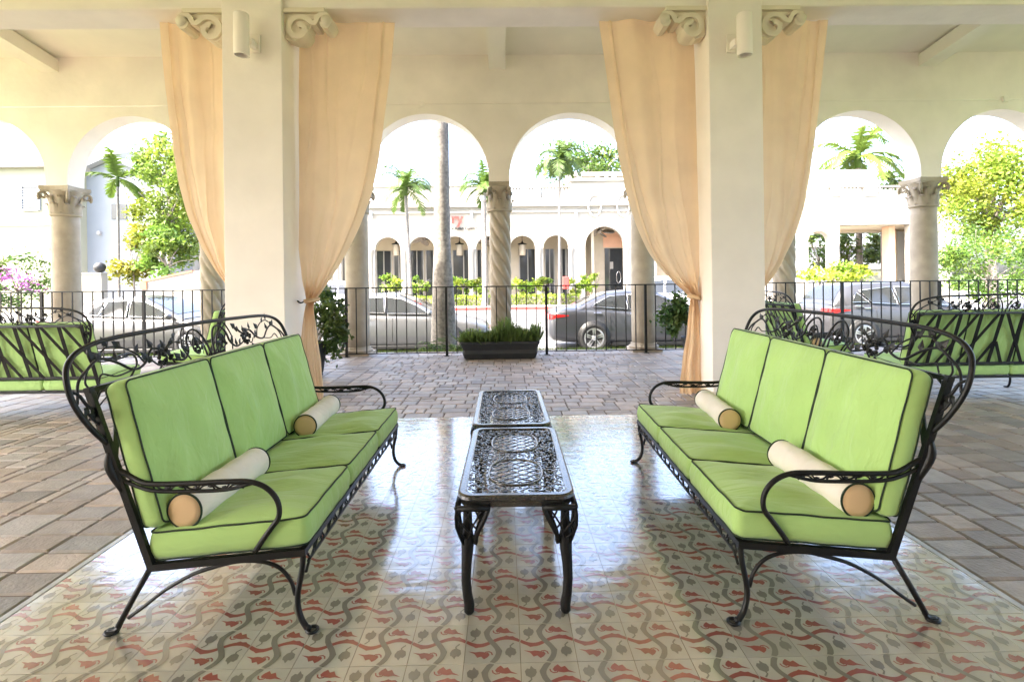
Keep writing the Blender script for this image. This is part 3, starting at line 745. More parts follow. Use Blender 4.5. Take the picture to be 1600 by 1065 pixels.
def make_bolster():
    t = thing('bolster_pillow', 'bolster', 'bolster'); L, r = .27, .070
    m = MB(); n = 32; rows = 90; pr = []
    for i in range(rows+1):
        s_ = -L+2*L*i/rows; e = min(1, (L-abs(s_))/.02); pr.append((r*(.93+.07*e)+.0015*math.sin(s_*41)+.002*math.exp(-(s_/.012)**2)*-1.5, s_))
    m.lathe(pr, n, 0, rfun=lambda a, z: 1+.014*math.sin(3*a+z*9)+.010*math.sin(5*a-z*17)-.035*math.exp(-((z-.03*math.sin(2*a))/.006)**2)-.02*math.exp(-((z-.11-.04*math.sin(a))/.007)**2)-.02*math.exp(-((z+.15+.03*math.cos(a))/.008)**2)); o = m.build('cover', M['bolster'], t); o.rotation_euler = (R(90), 0, 0)
    for s_ in (1, -1):
        m = MB(); m.lathe([(.0655, s_*(L-.004)), (.0645, s_*(L+.003)), (.04, s_*(L+.008)), (.004, s_*(L+.009))], n, 0); fixn(m.build('end_panel', M['tan'], t)).rotation_euler = (R(90), 0, 0)
        m = MB(); m.tube([(.0675*math.cos(a), .0675*math.sin(a), s_*(L+.001)) for a in [2*math.pi*k/36 for k in range(36)]], .0045, 6, 0, True); m.build('piping', M['pipe'], t).rotation_euler = (R(90), 0, 0)
    return t
bol = make_bolster(); BG = 'cream bolsters on the sofas'
def bolpos(S_, y): return Matrix.Translation(S_[0]) @ Matrix.Rotation(S_[1], 4, 'Z') @ Vector((-.108, y, .455))
place(bol, bolpos(SL, -.555), R(-2), 'cream bolster at the near end of the left sofa behind its near armrest', BG)
for (S_, y, rz, lab, extra) in ((SL, .60, R(3), 'cream bolster at the far end of the left sofa', None), (SR, .555, SR[1]+R(183), 'cream bolster at the near end of the right sofa behind its near armrest', None), (SR, -.60, SR[1]+R(176), 'cream bolster at the far end of the right sofa', None)):
    place(copy_tree(bol), bolpos(S_, y), rz, lab, BG)
S6 = ((4.22, 7.55, 0), 0.0)
place(copy_tree(bol), bolpos(S6, -.58), 0, 'far bolster on the end on sofa beside the right square pillar', BG)
# ================================================================== coffee tables
def make_table():
    t = thing('coffee_table', 'table', 'coffee table'); C = M['castiron']; A, B, ZT = .237, .470, .490
    out = rrect(A, B, .065, 6); inn = rrect(A-.034, B-.034, .04, 6)
    # rim: outline rings (same corner parametrisation so the two rings pair up)
    def rr2(a, b, r, n=6):
        p = []
        for (cx, cy, a0) in ((a-r, b-r, 0), (-a+r, b-r, 90), (-a+r, -b+r, 180), (a-r, -b+r, 270)):
            for i in range(n+1): q = R(a0+90*i/n); p.append((cx+r*math.cos(q), cy+r*math.sin(q)))
        return p
    m = MB(); rings = [(A-.034, B-.034, .04, ZT-.016), (A-.034, B-.034, .04, ZT-.003), (A-.028, B-.028, .045, ZT), (A-.008, B-.008, .06, ZT), (A, B, .065, ZT-.006), (A+.001, B+.001, .066, ZT-.018), (A-.008, B-.008, .06, ZT-.026), (A-.012, B-.012, .058, ZT-.05), (A-.022, B-.022, .05, ZT-.05)]
    vs = []; 
    for (a, b, r, z) in rings: vs += [(x, y, z) for x, y in rr2(a, b, r)]
    n = len(rr2(A, B, .05)); fs = [(l*n+k, l*n+(k+1) % n, (l+1)*n+(k+1) % n, (l+1)*n+k) for l in range(len(rings)-1) for k in range(n)]
    m.add(vs, fs, 0, False); fixn(m.build('table_rim', C, t))
    # pierced top: two woven ovals in a field of leafy fretwork
    m = MB(); zc = ZT-.008; ov = [(0, -.205), (0, .205)]; ea, eb = .118, .150
    def inside(x, y, k=1.0): return any(((x-ox)/(ea*k))**2+((y-oy)/(eb*k))**2 < 1 for ox, oy in ov)
    for ox, oy in ov:
        m.tube([(ox+ea*math.copysign(abs(math.cos(q))**.8, math.cos(q)), oy+eb*math.copysign(abs(math.sin(q))**.8, math.sin(q)), zc+.002) for q in [2*math.pi*k/56 for k in range(56)]], .006, 6, 0, True)
        st = .050
        for d in (1, -1):
            for k in range(-9, 10):
                # clip the line y = d*.72*x + k*st with the oval, lay it as short woven bars
                pts = []
                for i in range(61):
                    x = -ea+2*ea*i/60; y = d*.78*x+k*st
                    if (x/ea)**2+(y/eb)**2 < .99: pts.append((x, y))
                if len(pts) > 2:
                    N = max(1, round((pts[-1][0]-pts[0][0])/.027)); 
                    a, b = pts[0], pts[-1]
                    for q in range(N):
                        t0, t1 = q/N, (q+1)/N; h = .003 if (q+k+(d > 0)) % 2 else -.002
                        m.bar((ox+a[0]+(b[0]-a[0])*t0, oy+a[1]+(b[1]-a[1])*t0, zc+h*.6), (ox+a[0]+(b[0]-a[0])*t1, oy+a[1]+(b[1]-a[1])*t1, zc+h*.6-.001), .0052, .006)
    r_ = random.Random(4); cells = []
    for i in range(-7, 8):
        for j in range(-15, 16):
            x, y = i*.0285+(j % 2)*.012, j*.0292
            if abs(x) > A-.036 or abs(y) > B-.038 or inside(x, y, 1.06): continue
            cells.append((x, y))
    for (x, y) in cells:
        q = r_.uniform(0, 6.28); h = r_.choice((1, -1)); c_ = r_.uniform(.010, .014)
        pts = [(x+c_*(1-.5*i/8)*math.cos(q+h*i*.52), y+c_*(1-.5*i/8)*math.sin(q+h*i*.52), zc+r_.uniform(-.001, .002)) for i in range(9)]
        m.tube(pts, [.0044, .0048, .0050, .0050, .0048, .0046, .0046, .0052, .0058], 6, flat=.4)
        e = q+r_.uniform(-.5, .5); m.bar((x+c_*.8*math.cos(e), y+c_*.8*math.sin(e), zc), (x+.028*math.cos(e), y+.028*math.sin(e), zc), .0045, .006)
    for x in (-.075, -.045, .045, .075): m.bar((x, -.05, zc), (x, .05, zc), .005, .006)
    m.build('pierced_top', C, t)
    for sx in (1, -1):
        for sy in (1, -1):
            m = MB()
            # pierced knee: two lattice panels meeting at the corner, then the tapering curved shank
            def kp(axis, u, z, bul):      # u = distance from the corner along the panel
                o = .004+bul
                return (sx*(A-.006+o-(u if axis == 0 else 0)), sy*(B-.006+o*(1 if axis == 0 else 1)-(0 if axis == 0 else u)), z)
            def bul(z): q = (z-.30)/(.44-.30); q = max(0, min(1, q)); return -.022*(1-q)**1.2+.012*math.sin(math.pi*q)
            for axis in (0, 1):
                outl = [(0, .445), (0, .41), (0, .37), (.0, .33), (.0, .29)]; inl = [(.125, .445), (.122, .425), (.108, .39), (.085, .355), (.060, .32), (.046, .29)]
                m.tube([kp(axis, u, z, bul(z)) for u, z in outl], .0075, 6); m.tube([kp(axis, u, z, bul(z)) for u, z in spl2(inl)], .010, 6)
                m.tube([kp(axis, u, .440, bul(.44)) for u in (0, .125)], .012, 6)
                def wid(z): 
                    for (a, b) in zip(inl[:-1], inl[1:]):
                        if b[1] <= z <= a[1]: f = (z-b[1])/(a[1]-b[1]); return b[0]+(a[0]-b[0])*f
                    return .05
                for k in range(-3, 6):
                    for d in (1, -1):
                        pts = []
                        for i in range(24):
                            z = .30+.14*i/23; u = (.02+k*.043)+d*(z-.30)*.62+(0 if d > 0 else .05)
                            if 0 < u < wid(z): pts.append(kp(axis, u, z, bul(z)))
                        if len(pts) > 2: m.tube(pts, .0042, 5)
                # solid outer half of the knee towards the inside edge
                m.add([kp(axis, wid(z)*f, z, bul(z)-.002) for z in (.44, .405, .375, .345, .315, .29) for f in (.80, 1.0)], [(2*i, 2*i+1, 2*i+3, 2*i+2) for i in range(5)], 0, True)
            ctr = [(.440, -.040, .016), (.33, -.040, .020), (.30, -.040, .026), (.26, -.0385, .0235), (.20, -.034, .0200), (.14, -.032, .0185), (.08, -.036, .0185), (.035, -.043, .0205), (.010, -.042, .0195), (.004, -.042, .015), (0, -.042, .013)]
            vs = []
            for (z, o, r) in ctr:
                cx, cy = A+o, B+o
                for k in range(8):
                    q = math.pi/8+k*math.pi/4; rr_ = r*1.08
                    vs.append((sx*(cx+rr_*math.cos(q)), sy*(cy+rr_*math.sin(q)), z))
            nn = len(ctr); m.add(vs, [(l*8+k, l*8+(k+1) % 8, (l+1)*8+(k+1) % 8, (l+1)*8+k) for l in range(nn-1) for k in range(8)]+[tuple((nn-1)*8+k for k in range(8))], 0, True)
            fixn(m.build('leg', M['castleg'], t))
    return t
def spl2(p): return [(q.x, q.y) for q in spl([(a, b, 0) for a, b in p], 3)]
tb = make_table()
place(tb, (.040, 2.50, 0), R(-.6), 'near black pierced metal coffee table standing in front of the other', 'pair of coffee tables')
place(copy_tree(tb), (.030, 3.49, 0), R(.3), 'far black pierced metal coffee table pushed up behind the nearer one', 'pair of coffee tables')
# ================================================================== curtains
def curtain(label, outer, inner, seed, hemside, Y=5.80):
    """outer / inner: photo (px,py) points of the free edge and of the edge by the pillar, top to bottom; tie row included"""
    r_ = random.Random(seed); t = thing('tied_curtain', label, 'curtain', (PX((outer[0][0]+inner[0][0])/2, Y), Y, PZ(outer[0][0], outer[0][1], Y)), 0, 'peach curtains tied to the pillars')
    L = tuple(-c for c in t.location)
    def curve(pts):
        w_ = [P(x, y, Y) for x, y in pts]; s_ = spl([(p.x, 0, p.z) for p in w_], 24); s_.sort(key=lambda q: -q.z); return s_
    co, ci = curve(outer), curve(inner)
    def at(c, z):
        if z >= c[0].z: return c[0].x
        for a, b in zip(c[:-1], c[1:]):
            if b.z <= z <= a.z: f = (z-b.z)/max(1e-6, a.z-b.z); return b.x+(a.x-b.x)*f
        return c[-1].x
    zt = min(co[0].z, ci[0].z)+.03; zb = .012
    ztie = PZ(*TIE, Y)
    NR, NC = 130, 130; vs = []; CR = [(r_.uniform(.08+.2*q, .24+.2*q), r_.choice((-1, 1))*r_.uniform(.010, .020), r_.uniform(.010, .022)) for q in range(4)]
    ph = [r_.uniform(0, 6.28) for _ in range(6)]
    for i in range(NR+1):
        z = zt+(zb-zt)*i/NR; xo, xi = at(co, z), at(ci, z); wd = xo-xi
        d = abs(z-ztie); pin = math.exp(-(d/.22)**2)
        up = max(0, (z-ztie)/(zt-ztie)); lowf = max(0, (ztie-z)/max(.01, ztie))
        for k in range(NC+1):
            u = k/NC
            amp = (.030+.02*up+.035*pin) if z > ztie else (.035+.03*lowf)
            nf = 2.6
            f = math.sin(2*math.pi*(nf*u+.12*math.sin(2.3*u+ph[0]))+ph[1]) * (.55+.45*math.sin(3*u+ph[2]))
            f += .4*math.sin(2*math.pi*8*u+ph[3])*(.12+1.6*pin+.9*lowf)
            if z > ztie:   # drag folds running to the tie
                f += .9*math.sin(2*math.pi*(3.2*u**1.3)+6*up**.6+ph[4])*(1-up)**1.2*.7
            y = amp*f*.75
            hem = u-.885
            y += -.028*math.exp(-(hem/.012)**2)*(1-pin)+.02*(1 if u > .885 else 0)*(1-pin)*(u-.885)/.115
            for (u0, a0, w0) in CR: y += a0*math.exp(-((u-u0-.05*math.sin(2*z+u0*9))/w0)**2)*(1-pin)*(.55+.45*math.sin(1.7*z+u0*20))
            x = xi+wd*u+.006*math.sin(9*z+ph[5])*math.sin(math.pi*u)
            vs.append((x, y+.012*math.sin(2.7*z+ph[2])+.006*math.sin(17*z+12*u+ph[1])*(1-up), z))
    fs = [(i*(NC+1)+k, i*(NC+1)+k+1, (i+1)*(NC+1)+k+1, (i+1)*(NC+1)+k) for i in range(NR) for k in range(NC)]
    m = MB(); m.add([(x, y+Y, z) for x, y, z in vs], fs, 0, True); m.build('drape', M['curtain'], t, L)
    xo, xi = at(co, ztie), at(ci, ztie); c = (xo+xi)/2; rx = abs(xo-xi)/2+.018
    m = MB(); m.tube([(c+rx*math.cos(a), Y+.075*math.sin(a), ztie+.012*math.cos(a)*hemside) for a in [2*math.pi*k/28 for k in range(28)]], .014, 6, 0, True, flat=1.8); m.build('tieback', M['curtain'], t, L)
    px_ = HOOKX
    m = MB(); m.tube(spl([(xi-.01*hemside, Y-.03, ztie-.01), ((xi+px_)/2, Y-.05, ztie-.025), (px_, Y-.02, ztie-.005)], 5), .009, 6); m.build('tie_hook', M['iron'], t, L)
TIE = (485, 469); HOOKX = LPX[1]
curtain('long peach curtain tied at the right side of the left pillar', [(616, 36), (611, 100), (603, 165), (591, 250), (576, 312), (552, 372), (521, 428), (497, 466), (491, 480), (495, 520), (500, 560), (504, 605)], [(467, 36), (467, 150), (466, 300), (466, 380), (472, 430), (479, 466), (477, 480), (471, 520), (468, 560), (468, 605)], 1, 1)
TIE = (1083, 464); HOOKX = RPX[0]
curtain('long peach curtain tied at the left side of the right pillar', [(936, 36), (947, 110), (961, 205), (975, 280), (992, 345), (1014, 395), (1046, 435), (1076, 461), (1078, 475), (1074, 520), (1068, 560), (1063, 603)], [(1083, 36), (1088, 150), (1092, 300), (1094, 390), (1092, 440), (1090, 462), (1092, 475), (1096, 520), (1099, 560), (1102, 603)], 2, -1)
TIE = (366, 462); HOOKX = LPX[0]
curtain('peach curtain half hidden at the left side of the left pillar', [(251, 36), (256, 110), (263, 180), (274, 255), (287, 312), (305, 362), (332, 415), (360, 455), (362, 475), (357, 520), (352, 560), (349, 605)], [(366, 36), (370, 200), (372, 380), (374, 440), (373, 460), (373, 475), (376, 520), (379, 560), (381, 605)], 3, -1)
TIE = (1184, 458); HOOKX = RPX[1]
curtain('peach curtain half hidden at the right side of the right pillar', [(1293, 36), (1286, 110), (1278, 180), (1266, 262), (1251, 340), (1227, 400), (1204, 437), (1188, 456), (1187, 470), (1191, 520), (1195, 560), (1197, 603)], [(1178, 36), (1176, 200), (1176, 380), (1176, 440), (1177, 458), (1176, 470), (1173, 520), (1171, 560), (1170, 603)], 4, 1)
# ================================================================== planter and potted shrubs
def leafy(mb, c, rad, n, size, r_, clumps=14, flat=.0, tint=(1, 1, 1), tv=.35, hollow=.55, shape=None):
    """leaf-sized faces spread in clumps through a crown"""
    cl = []
    for k in range(clumps):
        while True:
            d = Vector((r_.uniform(-1, 1), r_.uniform(-1, 1), r_.uniform(-1, 1)))
            if .05 < d.length < 1: break
        d = d.normalized()*(hollow+(1-hollow)*r_.random())
        cl.append((Vector((c[0]+d.x*rad[0], c[1]+d.y*rad[1], c[2]+d.z*rad[2])), r_.uniform(.22, .42), r_.uniform(1-tv, 1+tv), r_.uniform(-.18, .18)))
    for i in range(n):
        p0, s_, tn, hu = r_.choice(cl)
        g = Vector((r_.gauss(0, .5)*rad[0]*s_, r_.gauss(0, .5)*rad[1]*s_, r_.gauss(0, .42)*rad[2]*s_))
        p = p0+g; d = Vector((r_.gauss(0, 1), r_.gauss(0, 1), r_.gauss(-.15, .8))).normalized(); l = size*r_.uniform(.6, 1.35)
        u = d.cross(Vector((r_.gauss(0, 1), r_.gauss(0, 1), r_.gauss(.6, 1)))).normalized(); w_ = l*r_.uniform(.22, .34)
        nn = d.cross(u)*l*.08
        k = tn*r_.uniform(.75, 1.3)
        col = (tint[0]*k*(1+hu), tint[1]*k, tint[2]*k*(1-hu), 1)
        mb.add([p-d*l*.5, p+u*w_-nn, p+d*l*.5, p-u*w_-nn], [(0, 1, 2, 3)], 0, True, col)
def twigs(mb, base, c, rad, n, r_, r0=.02, m=0):
    for k in range(n):
        d = Vector((r_.gauss(0, .5)*rad[0], r_.gauss(0, .5)*rad[1], r_.uniform(-.4, .8)*rad[2]))
        e = Vector(c)+d; b = Vector(base); mid = b.lerp(e, .5)+Vector((r_.gauss(0, .06), r_.gauss(0, .06), .08))*rad[2]
        q = spl([b, mid, e], 5); mb.tube(q, [r0*(1-.8*i/(len(q)-1)) for i in range(len(q))], 5, m)
def planter():
    X, Y = P(781.5, 558, 8.7).x, 8.72; r_ = random.Random(2)
    t = thing('planter_trough', 'long charcoal planter trough full of low green plants before the railing', 'planter', (X, Y, 0))
    m = MB(); a0, a1, h = .60, .665, .30
    pr = [(a0-.02, 0), (a0, .02), (a0+.03, .10), (a0+.02, .16), (a1-.01, .25), (a1, .262), (a1, h), (a1-.03, h), (a1-.03, h-.05)]
    vs = []
    for (a, z) in pr:
        b = .15+(a-a0)*.9
        vs += [(p.x, p.y, z) for p in rrect(a, b, .05, 4)[:0]]
        for (cx, cy, q0) in ((a-.05, b-.05, 0), (-a+.05, b-.05, 90), (-a+.05, -b+.05, 180), (a-.05, -b+.05, 270)):
            for i in range(5): q = R(q0+22.5*i); vs.append((cx+.05*math.cos(q), cy+.05*math.sin(q), z))
    n = 20; m.add(vs, [(l*n+k, l*n+(k+1) % n, (l+1)*n+(k+1) % n, (l+1)*n+k) for l in range(len(pr)-1) for k in range(n)], 0, False)
    m.build('trough', M['planter'], t)
    m = MB(); m.box(-a1+.03, a1-.03, -.16, .16, h-.06, h-.04); m.build('soil', M['soil'], t)
    m = MB()
    for k in range(1400):
        x = r_.uniform(-.68, .72); y = r_.gauss(0, .10); hh = (.13+.08*math.sin(x*5+1)**2+.05*math.sin(x*2.3+.5))*r_.uniform(.25, 1.35)*(1+.35*math.exp(-((x-.1)/.25)**2))
        b = Vector((x*.93, y*.8, h-.05)); e = b+Vector((r_.gauss(0, .05)+x*.05, r_.gauss(0, .05)-(.03 if y < 0 else 0), hh+.05))
        d = (e-b).normalized(); s_ = d.cross(Vector((r_.gauss(0, 1), r_.gauss(0, 1), .3))).normalized()*.012; q = r_.uniform(.6, 1.25)
        m.add([b, b.lerp(e, .6)+s_, e, b.lerp(e, .6)-s_], [(0, 1, 2, 3)], 0, True, (1.7*q, 1.65*q, 1.5*q, 1))
        if r_.random() < .5:
            for z_ in range(2):
                l = b.lerp(e, r_.uniform(.5, 1)); dd = Vector((r_.gauss(0, 1), r_.gauss(0, 1), r_.gauss(.4, .5))).normalized()*.045; ss = dd.cross(Vector((0, 0, 1))).normalized()*.014
                m.add([l, l+dd*.5+ss, l+dd, l+dd*.5-ss], [(0, 1, 2, 3)], 0, True, (2.1*q, 2.1*q, 1.1*q, 1))
    m.build('foliage', M['leaf'], t)
planter()
def potted(px, Y, pyc, label, seed, dx=0):
    X = PX(px, Y); r_ = random.Random(seed)
    t = thing('potted_shrub', label, 'potted plant', (X, Y, 0), 0, 'potted shrubs beside the curtains')
    m = MB(); m.lathe([(.12, 0), (.15, .01), (.135, .03), (.15, .05), (.205, .42), (.225, .44), (.225, .475), (.20, .475), (.19, .44)], 24); m.lathe([(.002, .43), (.19, .435)], 24, 1, caps=False)
    m.build('pot', [M['planter'], M['soil']], t)
    m = MB(); twigs(m, (0, 0, .43), (dx, 0, .85), (.26, .26, .4), 9, r_, .012); m.build('stems', M['bark'], t)
    m = MB(); leafy(m, (dx, 0, .82), (.30, .30, .50), 1900, .075, r_, 16, tint=(.85, .95, .8), hollow=.3); m.build('foliage', M['leaf'], t)
potted(486, 7.35, 485, 'small leafy potted shrub beside the left inner curtain', 5, .26)
potted(1088, 7.35, 485, 'small leafy potted shrub beside the right inner curtain', 6, -.20)
# ================================================================== cars
def hermite(tab, x):
    if x <= tab[0][0]: return tab[0][1:]
    for a, b in zip(tab[:-1], tab[1:]):
        if a[0] <= x <= b[0]:
            f = (x-a[0])/(b[0]-a[0]); f = f*f*(3-2*f)*.5+f*.5
            return tuple(p+(q-p)*f for p, q in zip(a[1:], b[1:]))
    return tab[-1][1:]
def car(label, loc, rz, paintm, body, roof, glass, wx, rear_lamp=True, spokes=5, group='parked cars', wr=.335):
    """body: (x, halfwidth, zbottom, zbelt); roof: side outline (x,z) from rear belt to front belt; glass: list of side window outlines"""
    t = thing('parked_car', label, 'car', loc, rz, group)
    m = MB(); x0, x1 = body[0][0], body[-1][0]; NS = 44; vs = []; NP = 17
    sec = lambda hw, zb, zt: [(0, zb), (hw*.72, zb), (hw*.93, zb+.06), (hw*.985, zb+.2*(zt-zb)), (hw*1.0, zb+.45*(zt-zb)), (hw*.995, zb+.66*(zt-zb)), (hw*.975, zb+.80*(zt-zb)), (hw*.955, zt-.05), (hw*.87, zt-.006), (hw*.5, zt+.018), (0, zt+.028)]
    for i in range(NS+1):
        x = x0+(x1-x0)*(i/NS); hw, zb, zt = hermite(body, x); s_ = sec(hw, zb, zt)
        vs += [(x, y, z) for y, z in s_]+[(x, -y, z) for y, z in s_[-2:0:-1]]
    k_ = 20; fs = [(i*k_+k, i*k_+(k+1) % k_, (i+1)*k_+(k+1) % k_, (i+1)*k_+k) for i in range(NS) for k in range(k_)]
    fs += [tuple(range(k_-1, -1, -1)), tuple(NS*k_+k for k in range(k_))]
    m.add(vs, fs, 0, True); bo = fixn(m.build('body', paintm, t))
    hwb = lambda x: hermite(body, x)[0]
    zr = max(z for x, z in roof)
    def hwz(x, z): 
        zt = hermite(body, x)[2]; f = max(0, min(1, (z-zt)/(zr-zt))); return hwb(x)*.935*(1-f)+hwb(x)*.70*f-.035*max(0, f-.8)*5*.4
    m = MB(); ro = [(p.x, p.z) for p in spl([(x, 0, z) for x, z in roof], 5)]; vs = []
    for (x, z) in ro:
        h = hwz(x, z); zt = hermite(body, x)[2]
        vs += [(x, -hwz(x, zt)+.01, zt-.03), (x, -h, z-.03), (x, -h*.86, z), (x, 0, z+.022), (x, h*.86, z), (x, h, z-.03), (x, hwz(x, zt)-.01, zt-.03)]
    n = len(ro); m.add(vs, [(i*7+k, i*7+k+1, (i+1)*7+k+1, (i+1)*7+k) for i in range(n-1) for k in range(6)], 0, True)
    fixn(m.build('roof', paintm, t))
    for win in glass:
        for s_ in (1, -1):
            m = MB(); w_ = win
            def yy(x, z): return s_*(hwz(x, z)+.012)
            c = (sum(p[0] for p in w_)/len(w_), sum(p[1] for p in w_)/len(w_)); n = len(w_)
            vs = [(c[0], yy(*c), c[1])]+[(x, yy(x, z), z) for x, z in w_]
            m.add(vs, [(0, 1+k, 1+(k+1) % n) for k in range(n)], 0); o = fixn(m.build('window', M['glass'], t))
            m = MB(); m.tube([(x, yy(x, z)+s_*.003, z) for x, z in w_], .011, 5, 0, True); m.build('window_trim', M['chrome'], o)
    def screen(a, b, name):     # glazing over the sloping part of the roof outline between stations a..b
        m = MB(); seg = [(x, z) for x, z in ro if a <= x <= b]; vs = []
        for i, (x, z) in enumerate(seg):
            h = hwz(x, z)*.84; vs += [(x, -h, z+.010), (x, 0, z+.032), (x, h, z+.010)]
        m.add(vs, [(i*3+k, i*3+k+1, (i+1)*3+k+1, (i+1)*3+k) for i in range(len(seg)-1) for k in (0, 1)], 0, True); m.build(name, M['glass'], t)
    screen(roof[0][0]+.06, roof[1][0]+.02, 'rear_window'); screen(roof[-2][0]-.0, roof[-1][0]-.06, 'windscreen')
    for x in wx:
        for s_ in (1, -1):
            hw = hwb(x)
            m = MB(); m.lathe([(wr+.055, 0), (wr+.055, .012), (wr*.5, .014)], 28, 0); o = m.build('wheel_arch', M['black'], t); o.location = (x, s_*(hw-.004), wr+.02); o.rotation_euler = (R(-90*s_), 0, 0)
            wroot = MB(); wroot.lathe([(wr*.70, .0), (wr*.72, .020), (wr*.90, .026), (wr*.985, .012), (wr, -.03), (wr, -.16), (wr*.7, -.19)], 32); wo = wroot.build('wheel', M['rubber'], t); wo.location = (x, s_*(hw+.012), wr); wo.rotation_euler = (R(-90*s_), 0, 0)
            m = MB(); m.lathe([(wr*.60, .004), (wr*.715, .016), (wr*.72, .0), (wr*.62, -.012)], 32, 0, caps=False); m.lathe([(.02, .02), (.06, .016), (.075, .004)], 16)
            for k in range(spokes):
                a = 2*math.pi*k/spokes+.3
                for da in (-.10, .10): m.bar((.05*math.cos(a), .05*math.sin(a), .008), (wr*.66*math.cos(a+da), wr*.66*math.sin(a+da), .008), .05, .016, 0, (0, 0, 1))
            m.build('rim', M['alloy'], wo)
            m = MB(); m.lathe([(.01, -.03), (wr*.62, -.03)], 24, 0, caps=False); m.build('brake_disc', M['black'], wo)
    for s_ in (1, -1):
        if rear_lamp:
            m = MB(); N = 7; vs = []
            zt = hermite(body, x0+.12)[2]
            for i in range(N):
                f = i/(N-1); x = x0+.005+.46*f**1.6; hw, zb, zz = hermite(body, x); yb = hw*.985+.012
                if i == 0: yb -= .05
                h = .15*(1-.75*f)
                vs += [(x-.004, s_*yb, zt-.06-.03*f), (x-.004, s_*yb*1.0, zt-.06-h-.02*f)]
            m.add(vs, [(2*i, 2*i+1, 2*i+3, 2*i+2) for i in range(N-1)], 0, True)
            hw = hermite(body, x0)[0]; m.box(x0-.012, x0+.02, s_*(hw-.30) if s_ > 0 else -hw*.97, hw*.97 if s_ > 0 else -(hw-.30), zt-.2, zt-.065, 0, .008)
            m.build('tail_lamp', M['redlamp'], t)
        m = MB(); xm = roof[-1][0]-.22; ym = s_*(hwb(xm)+.10); zm = hermite(body, xm)[2]+.07
        m.sphere((xm, ym, zm), .1, 10, 0, (.75, 1.05, .72)); m.bar((xm+.02, s_*(hwb(xm)-.1), zm-.05), (xm, ym, zm-.03), .05, .03); m.build('wing_mirror', paintm, t)
        for win in glass[:2]:
            xr = min(p[0] for p in win)+.02; zz = min(p[1] for p in win)-.10
            m = MB(); m.box(xr, xr+.19, s_*hwb(xr)*.985 if s_ > 0 else -hwb(xr)*.985-.02, s_*hwb(xr)*.985+.02 if s_ > 0 else -hwb(xr)*.985, zz, zz+.028, 0, .006); m.build('door_handle', M['chrome'], t)
        # door shut lines and sill strip
        m = MB()
        for x in DOORS.get(label, (-.95, .05, 1.02)):
            hw, zb, zt = hermite(body, x)
            m.tube([(x, s_*(hw*q+.0025), zb+(zt-zb)*f) for q, f in ((.985, .2), (1.0, .45), (.995, .66), (.975, .8), (.955, .93))], .004, 4)
        m.build('shut_lines', M['black'], t)
        m = MB(); m.box(wx[0]+wr+.08, wx[1]-wr-.08, s_*hwb(0)*.94-.02, s_*hwb(0)*.94+.02, body[3][2]-.03, body[3][2]+.05, 0, .01); m.build('sill', M['black'], t)
    m = MB(); m.box(x1-.10, x1+.012, -.35, .35, hermite(body, x1)[1]+.02, hermite(body, x1)[1]+.14, 0, .02); m.build('grille', M['black'], t)
    return t
DOORS = {}
SED = [(-2.38, .70, .36, .86), (-2.30, .83, .27, 1.00), (-1.9, .89, .22, 1.045), (-1.2, .915, .18, 1.02), (-.2, .92, .17, .97), (.8, .915, .17, .945), (1.3, .905, .18, .90), (1.9, .88, .2, .80), (2.25, .80, .24, .69), (2.38, .66, .30, .56)]
SEDR = [(-2.02, 1.03), (-1.12, 1.395), (-.35, 1.455), (.15, 1.425), (1.18, .93)]
SEDG = [[(-1.22, 1.06), (-1.02, 1.31), (-.86, 1.345), (-.72, 1.36), (-.80, 1.04)], [(-.76, 1.035), (-.68, 1.365), (-.2, 1.385), (-.14, 1.005)], [(-.08, 1.0), (-.13, 1.385), (.22, 1.345), (.62, 1.17), (.85, 1.03), (.86, .975)]]
SEDB = [(-2.42, .72, .34, .84), (-2.33, .83, .26, .99), (-1.95, .885, .22, 1.06), (-1.2, .915, .18, 1.04), (-.2, .92, .17, .98), (.8, .915, .17, .95), (1.3, .905, .18, .90), (1.9, .88, .2, .80), (2.25, .80, .24, .69), (2.38, .66, .30, .56)]
SEDBR = [(-1.80, 1.05), (-.98, 1.40), (-.25, 1.46), (.2, 1.43), (1.22, .94)]
SEDBG = [[(-1.38, 1.10), (-1.30, 1.17), (-.95, 1.335), (-.55, 1.375), (-.52, 1.03)], [(-.47, 1.03), (-.50, 1.38), (.02, 1.385), (.06, 1.0)], [(.12, 1.0), (.07, 1.385), (.28, 1.345), (.70, 1.15), (.90, 1.0)]]
HAT = [(-2.05, .76, .38, .90), (-1.99, .85, .30, 1.03), (-1.6, .89, .24, 1.07), (-1.0, .91, .2, 1.06), (-.2, .91, .19, 1.02), (.7, .905, .19, .98), (1.2, .895, .2, .93), (1.7, .87, .22, .84), (2.02, .78, .26, .73), (2.14, .64, .32, .60)]
HATR = [(-1.93, 1.05), (-1.52, 1.50), (-.6, 1.585), (.1, 1.56), (1.12, .97)]
HATG = [[(-1.50, 1.12), (-1.36, 1.36), (-1.1, 1.12)], [(-1.02, 1.10), (-1.28, 1.40), (-.45, 1.49), (-.40, 1.06)], [(-.34, 1.06), (-.38, 1.49), (.18, 1.46), (.60, 1.23), (.86, 1.03)]]
SUV = [(-2.25, .80, .42, 1.02), (-2.2, .90, .34, 1.10), (-1.7, .93, .28, 1.12), (-1.0, .94, .26, 1.12), (0, .94, .26, 1.10), (.8, .94, .26, 1.08), (1.3, .93, .27, 1.05), (1.9, .90, .3, .98), (2.2, .82, .34, .88), (2.3, .70, .40, .75)]
SUVR = [(-2.15, 1.12), (-1.85, 1.65), (-.8, 1.76), (.2, 1.72), (1.1, 1.09)]
